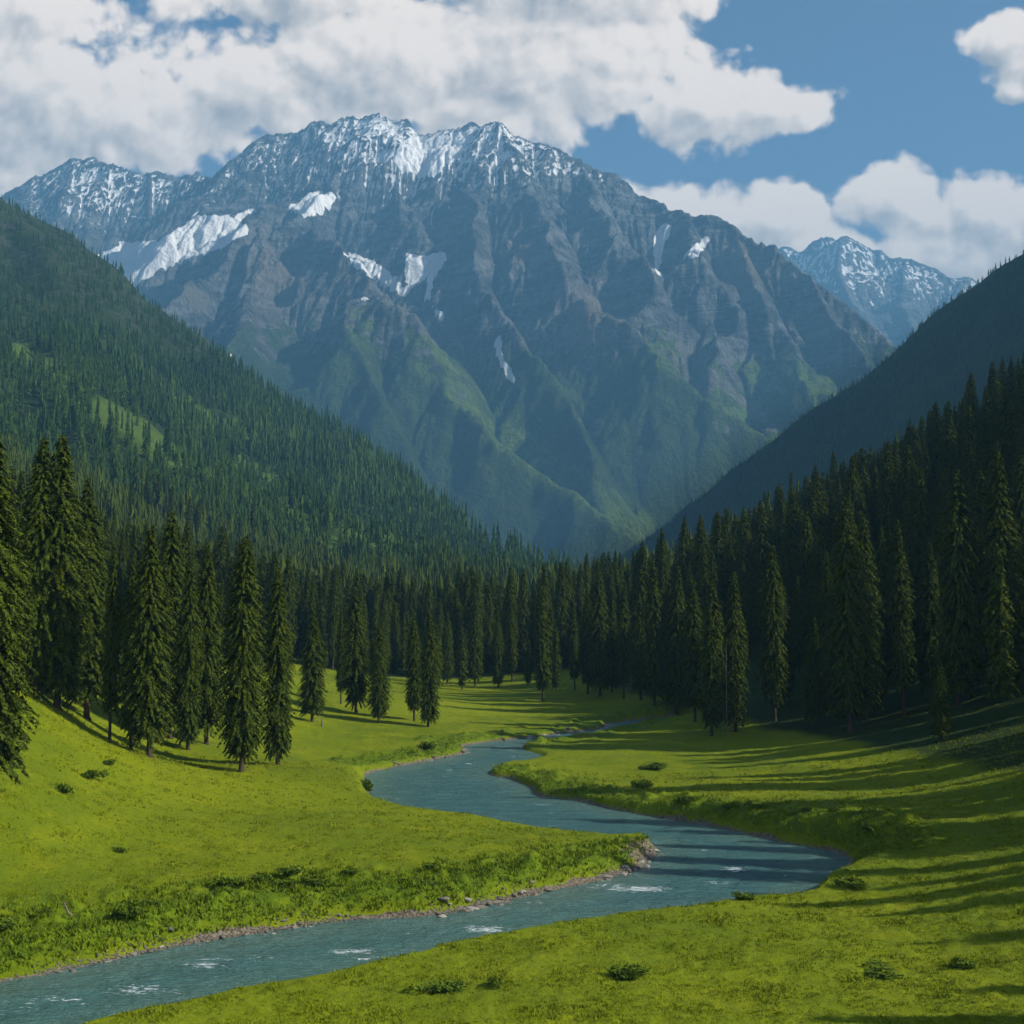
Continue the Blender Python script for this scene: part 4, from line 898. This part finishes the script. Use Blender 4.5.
world = bpy.data.worlds.new('World'); scene.world = world; world.use_nodes = True
def sky():
    t = world.node_tree; L = t.links.new; N = t.nodes.new
    bg = t.nodes['Background']
    st = N('ShaderNodeTexSky'); st.sky_type = 'NISHITA'; st.sun_disc = False; st.sun_elevation = SUN_EL; st.sun_rotation = SUN_AZ; st.altitude = 1800; st.air_density = 1.0; st.dust_density = .6; st.ozone_density = 2.
    # ---- cumulus: soft ellipsoids by direction (tangents to the right and up of the view north), broken by noise
    C = 1.0 / F
    BL = []
    for (px_, py_, rx_, ry_) in CLOUDS:
        u, v = ray(px_, py_); BL.append((float(u), float(v), rx_ * C * 1.12, ry_ * C * 1.12))
    g = bpy.data.node_groups.new('cloud_density', 'ShaderNodeTree')
    g.interface.new_socket('P', in_out='INPUT', socket_type='NodeSocketVector'); g.interface.new_socket('D', in_out='OUTPUT', socket_type='NodeSocketFloat')
    gi = g.nodes.new('NodeGroupInput'); go = g.nodes.new('NodeGroupOutput'); GL = g.links.new
    def gn(typ, **k):
        n = g.nodes.new(typ)
        for a, b in k.items(): setattr(n, a, b)
        return n
    def gm(op, a, b=0., c=0.):
        n = gn('ShaderNodeMath', operation=op)
        for i_, q in enumerate((a, b, c)):
            if isinstance(q, bpy.types.NodeSocket): GL(q, n.inputs[i_])
            else: n.inputs[i_].default_value = q
        return n.outputs[0]
    acc = None
    for (u, v, ru, rv) in BL:
        a = gn('ShaderNodeVectorMath', operation='SUBTRACT'); GL(gi.outputs[0], a.inputs[0]); a.inputs[1].default_value = (u, v, 0)
        b = gn('ShaderNodeVectorMath', operation='MULTIPLY'); GL(a.outputs[0], b.inputs[0]); b.inputs[1].default_value = (1 / ru, 1 / rv, 0)
        c = gn('ShaderNodeVectorMath', operation='LENGTH'); GL(b.outputs[0], c.inputs[0])
        d = gm('SUBTRACT', 1., c.outputs['Value'])
        acc = d if acc is None else gm('SMOOTH_MAX', acc, d, .12)
    n1 = gn('ShaderNodeTexNoise', noise_dimensions='2D'); GL(gi.outputs[0], n1.inputs['Vector']); n1.inputs['Scale'].default_value = 15; n1.inputs['Detail'].default_value = 7; n1.inputs['Roughness'].default_value = .56; n1.inputs['Distortion'].default_value = .25
    n2 = gn('ShaderNodeTexVoronoi', feature='F1', voronoi_dimensions='2D'); GL(gi.outputs[0], n2.inputs['Vector']); n2.inputs['Scale'].default_value = 26; n2.inputs['Detail'].default_value = 2.; n2.inputs['Roughness'].default_value = .5
    s1 = gm('MULTIPLY', gm('SUBTRACT', n1.outputs['Fac'], .5), 1.1); s2 = gm('MULTIPLY', gm('SUBTRACT', .45, n2.outputs['Distance']), .34)
    GL(gm('ADD', acc, gm('ADD', s1, s2)), go.inputs[0])
    tc = N('ShaderNodeTexCoord'); sp = N('ShaderNodeSeparateXYZ'); L(tc.outputs['Generated'], sp.inputs[0])
    def m(op, a, b=0., c=0., clamp=False):
        n = N('ShaderNodeMath'); n.operation = op; n.use_clamp = clamp
        for i_, q in enumerate((a, b, c)):
            if isinstance(q, bpy.types.NodeSocket): L(q, n.inputs[i_])
            else: n.inputs[i_].default_value = q
        return n.outputs[0]
    yy = m('MAXIMUM', m('ABSOLUTE', sp.outputs[1]), .12)
    uv = N('ShaderNodeCombineXYZ'); L(m('DIVIDE', sp.outputs[0], yy), uv.inputs[0]); L(m('DIVIDE', sp.outputs[2], yy), uv.inputs[1])
    def dens(off):
        v = N('ShaderNodeVectorMath'); v.operation = 'ADD'; L(uv.outputs[0], v.inputs[0]); v.inputs[1].default_value = off
        q = N('ShaderNodeGroup'); q.node_tree = g; L(v.outputs[0], q.inputs[0]); return q.outputs[0]
    def mr(v, a, b, lo, hi, typ='SMOOTHSTEP'):
        n = N('ShaderNodeMapRange'); n.interpolation_type = typ; L(v, n.inputs[0]); n.inputs[1].default_value = a; n.inputs[2].default_value = b; n.inputs[3].default_value = lo; n.inputs[4].default_value = hi; return n.outputs[0]
    D0 = dens((0, 0, 0)); D1 = dens((.007, .009, 0)); D2 = dens((.034, .030, 0))
    alpha = mr(D0, -.02, .24, 0, 1)
    thick = m('ADD', m('MULTIPLY', m('MAXIMUM', D1, 0.), .55), m('MULTIPLY', m('MAXIMUM', D2, 0.), .9))
    edge = m('SUBTRACT', D1, D0)
    lit = m('ADD', mr(thick, .25, 1.7, 1., .10, 'LINEAR'), m('MULTIPLY', edge, -1.3), clamp=True)
    mx = N('ShaderNodeMix'); mx.data_type = 'RGBA'; L(lit, mx.inputs[0]); mx.inputs[6].default_value = CLOUD_DARK; mx.inputs[7].default_value = CLOUD_LIT
    sk = N('ShaderNodeVectorMath'); sk.operation = 'SCALE'; L(st.outputs[0], sk.inputs[0]); sk.inputs['Scale'].default_value = 1.
    fm = N('ShaderNodeMix'); fm.data_type = 'RGBA'; L(alpha, fm.inputs[0]); L(sk.outputs[0], fm.inputs[6]); L(mx.outputs[2], fm.inputs[7])
    L(fm.outputs[2], bg.inputs['Color']); bg.inputs['Strength'].default_value = .060
CLOUD_DARK = (4.9, 4.5, 4.2, 1); CLOUD_LIT = (12.6, 10.7, 9.0, 1)
# px, py, radius x, radius y
CLOUDS = [(470, 110, 70, 40), (10, 100, 170, 120), (120, 120, 150, 62), (250, 90, 130, 75), (380, 70, 170, 95), (500, 60, 150, 85), (620, 70, 110, 70), (700, 105, 100, 58), (775, 108, 68, 34), (560, -20, 190, 60), (300, -10, 150, 45), (40, 10, 60, 40), (-120, 60, 160, 160),
          (700, 225, 90, 44), (775, 222, 70, 46), (640, 215, 60, 34), (895, 205, 74, 46), (985, 215, 80, 52), (940, 260, 120, 40), (820, 250, 90, 36), (1090, 230, 120, 70), (1010, 40, 62, 34), (1060, 70, 80, 50), (1020, 92, 30, 18),
          (-500, 0, 260, 200), (1500, 60, 260, 160), (1300, 300, 260, 80), (-900, 200, 400, 200), (2200, 0, 500, 300), (-2500, 0, 900, 600), (400, -900, 600, 350), (1500, -700, 420, 260)]
sky()
world.cycles.sampling_method = 'MANUAL'; world.cycles.sample_map_resolution = 256
vs = scene.view_settings; vs.view_transform = 'Standard'; vs.look = 'None'; vs.gamma = 1; vs.use_curve_mapping = False; vs.exposure = .95
cy = scene.cycles; cy.use_denoising = True; cy.use_adaptive_sampling = True; cy.adaptive_threshold = .02; cy.adaptive_min_samples = 20; cy.max_bounces = 6; cy.diffuse_bounces = 2; cy.glossy_bounces = 2; cy.transmission_bounces = 2; cy.volume_bounces = 0; cy.transparent_max_bounces = 8
cy.caustics_reflective = False; cy.caustics_refractive = False
log('done')
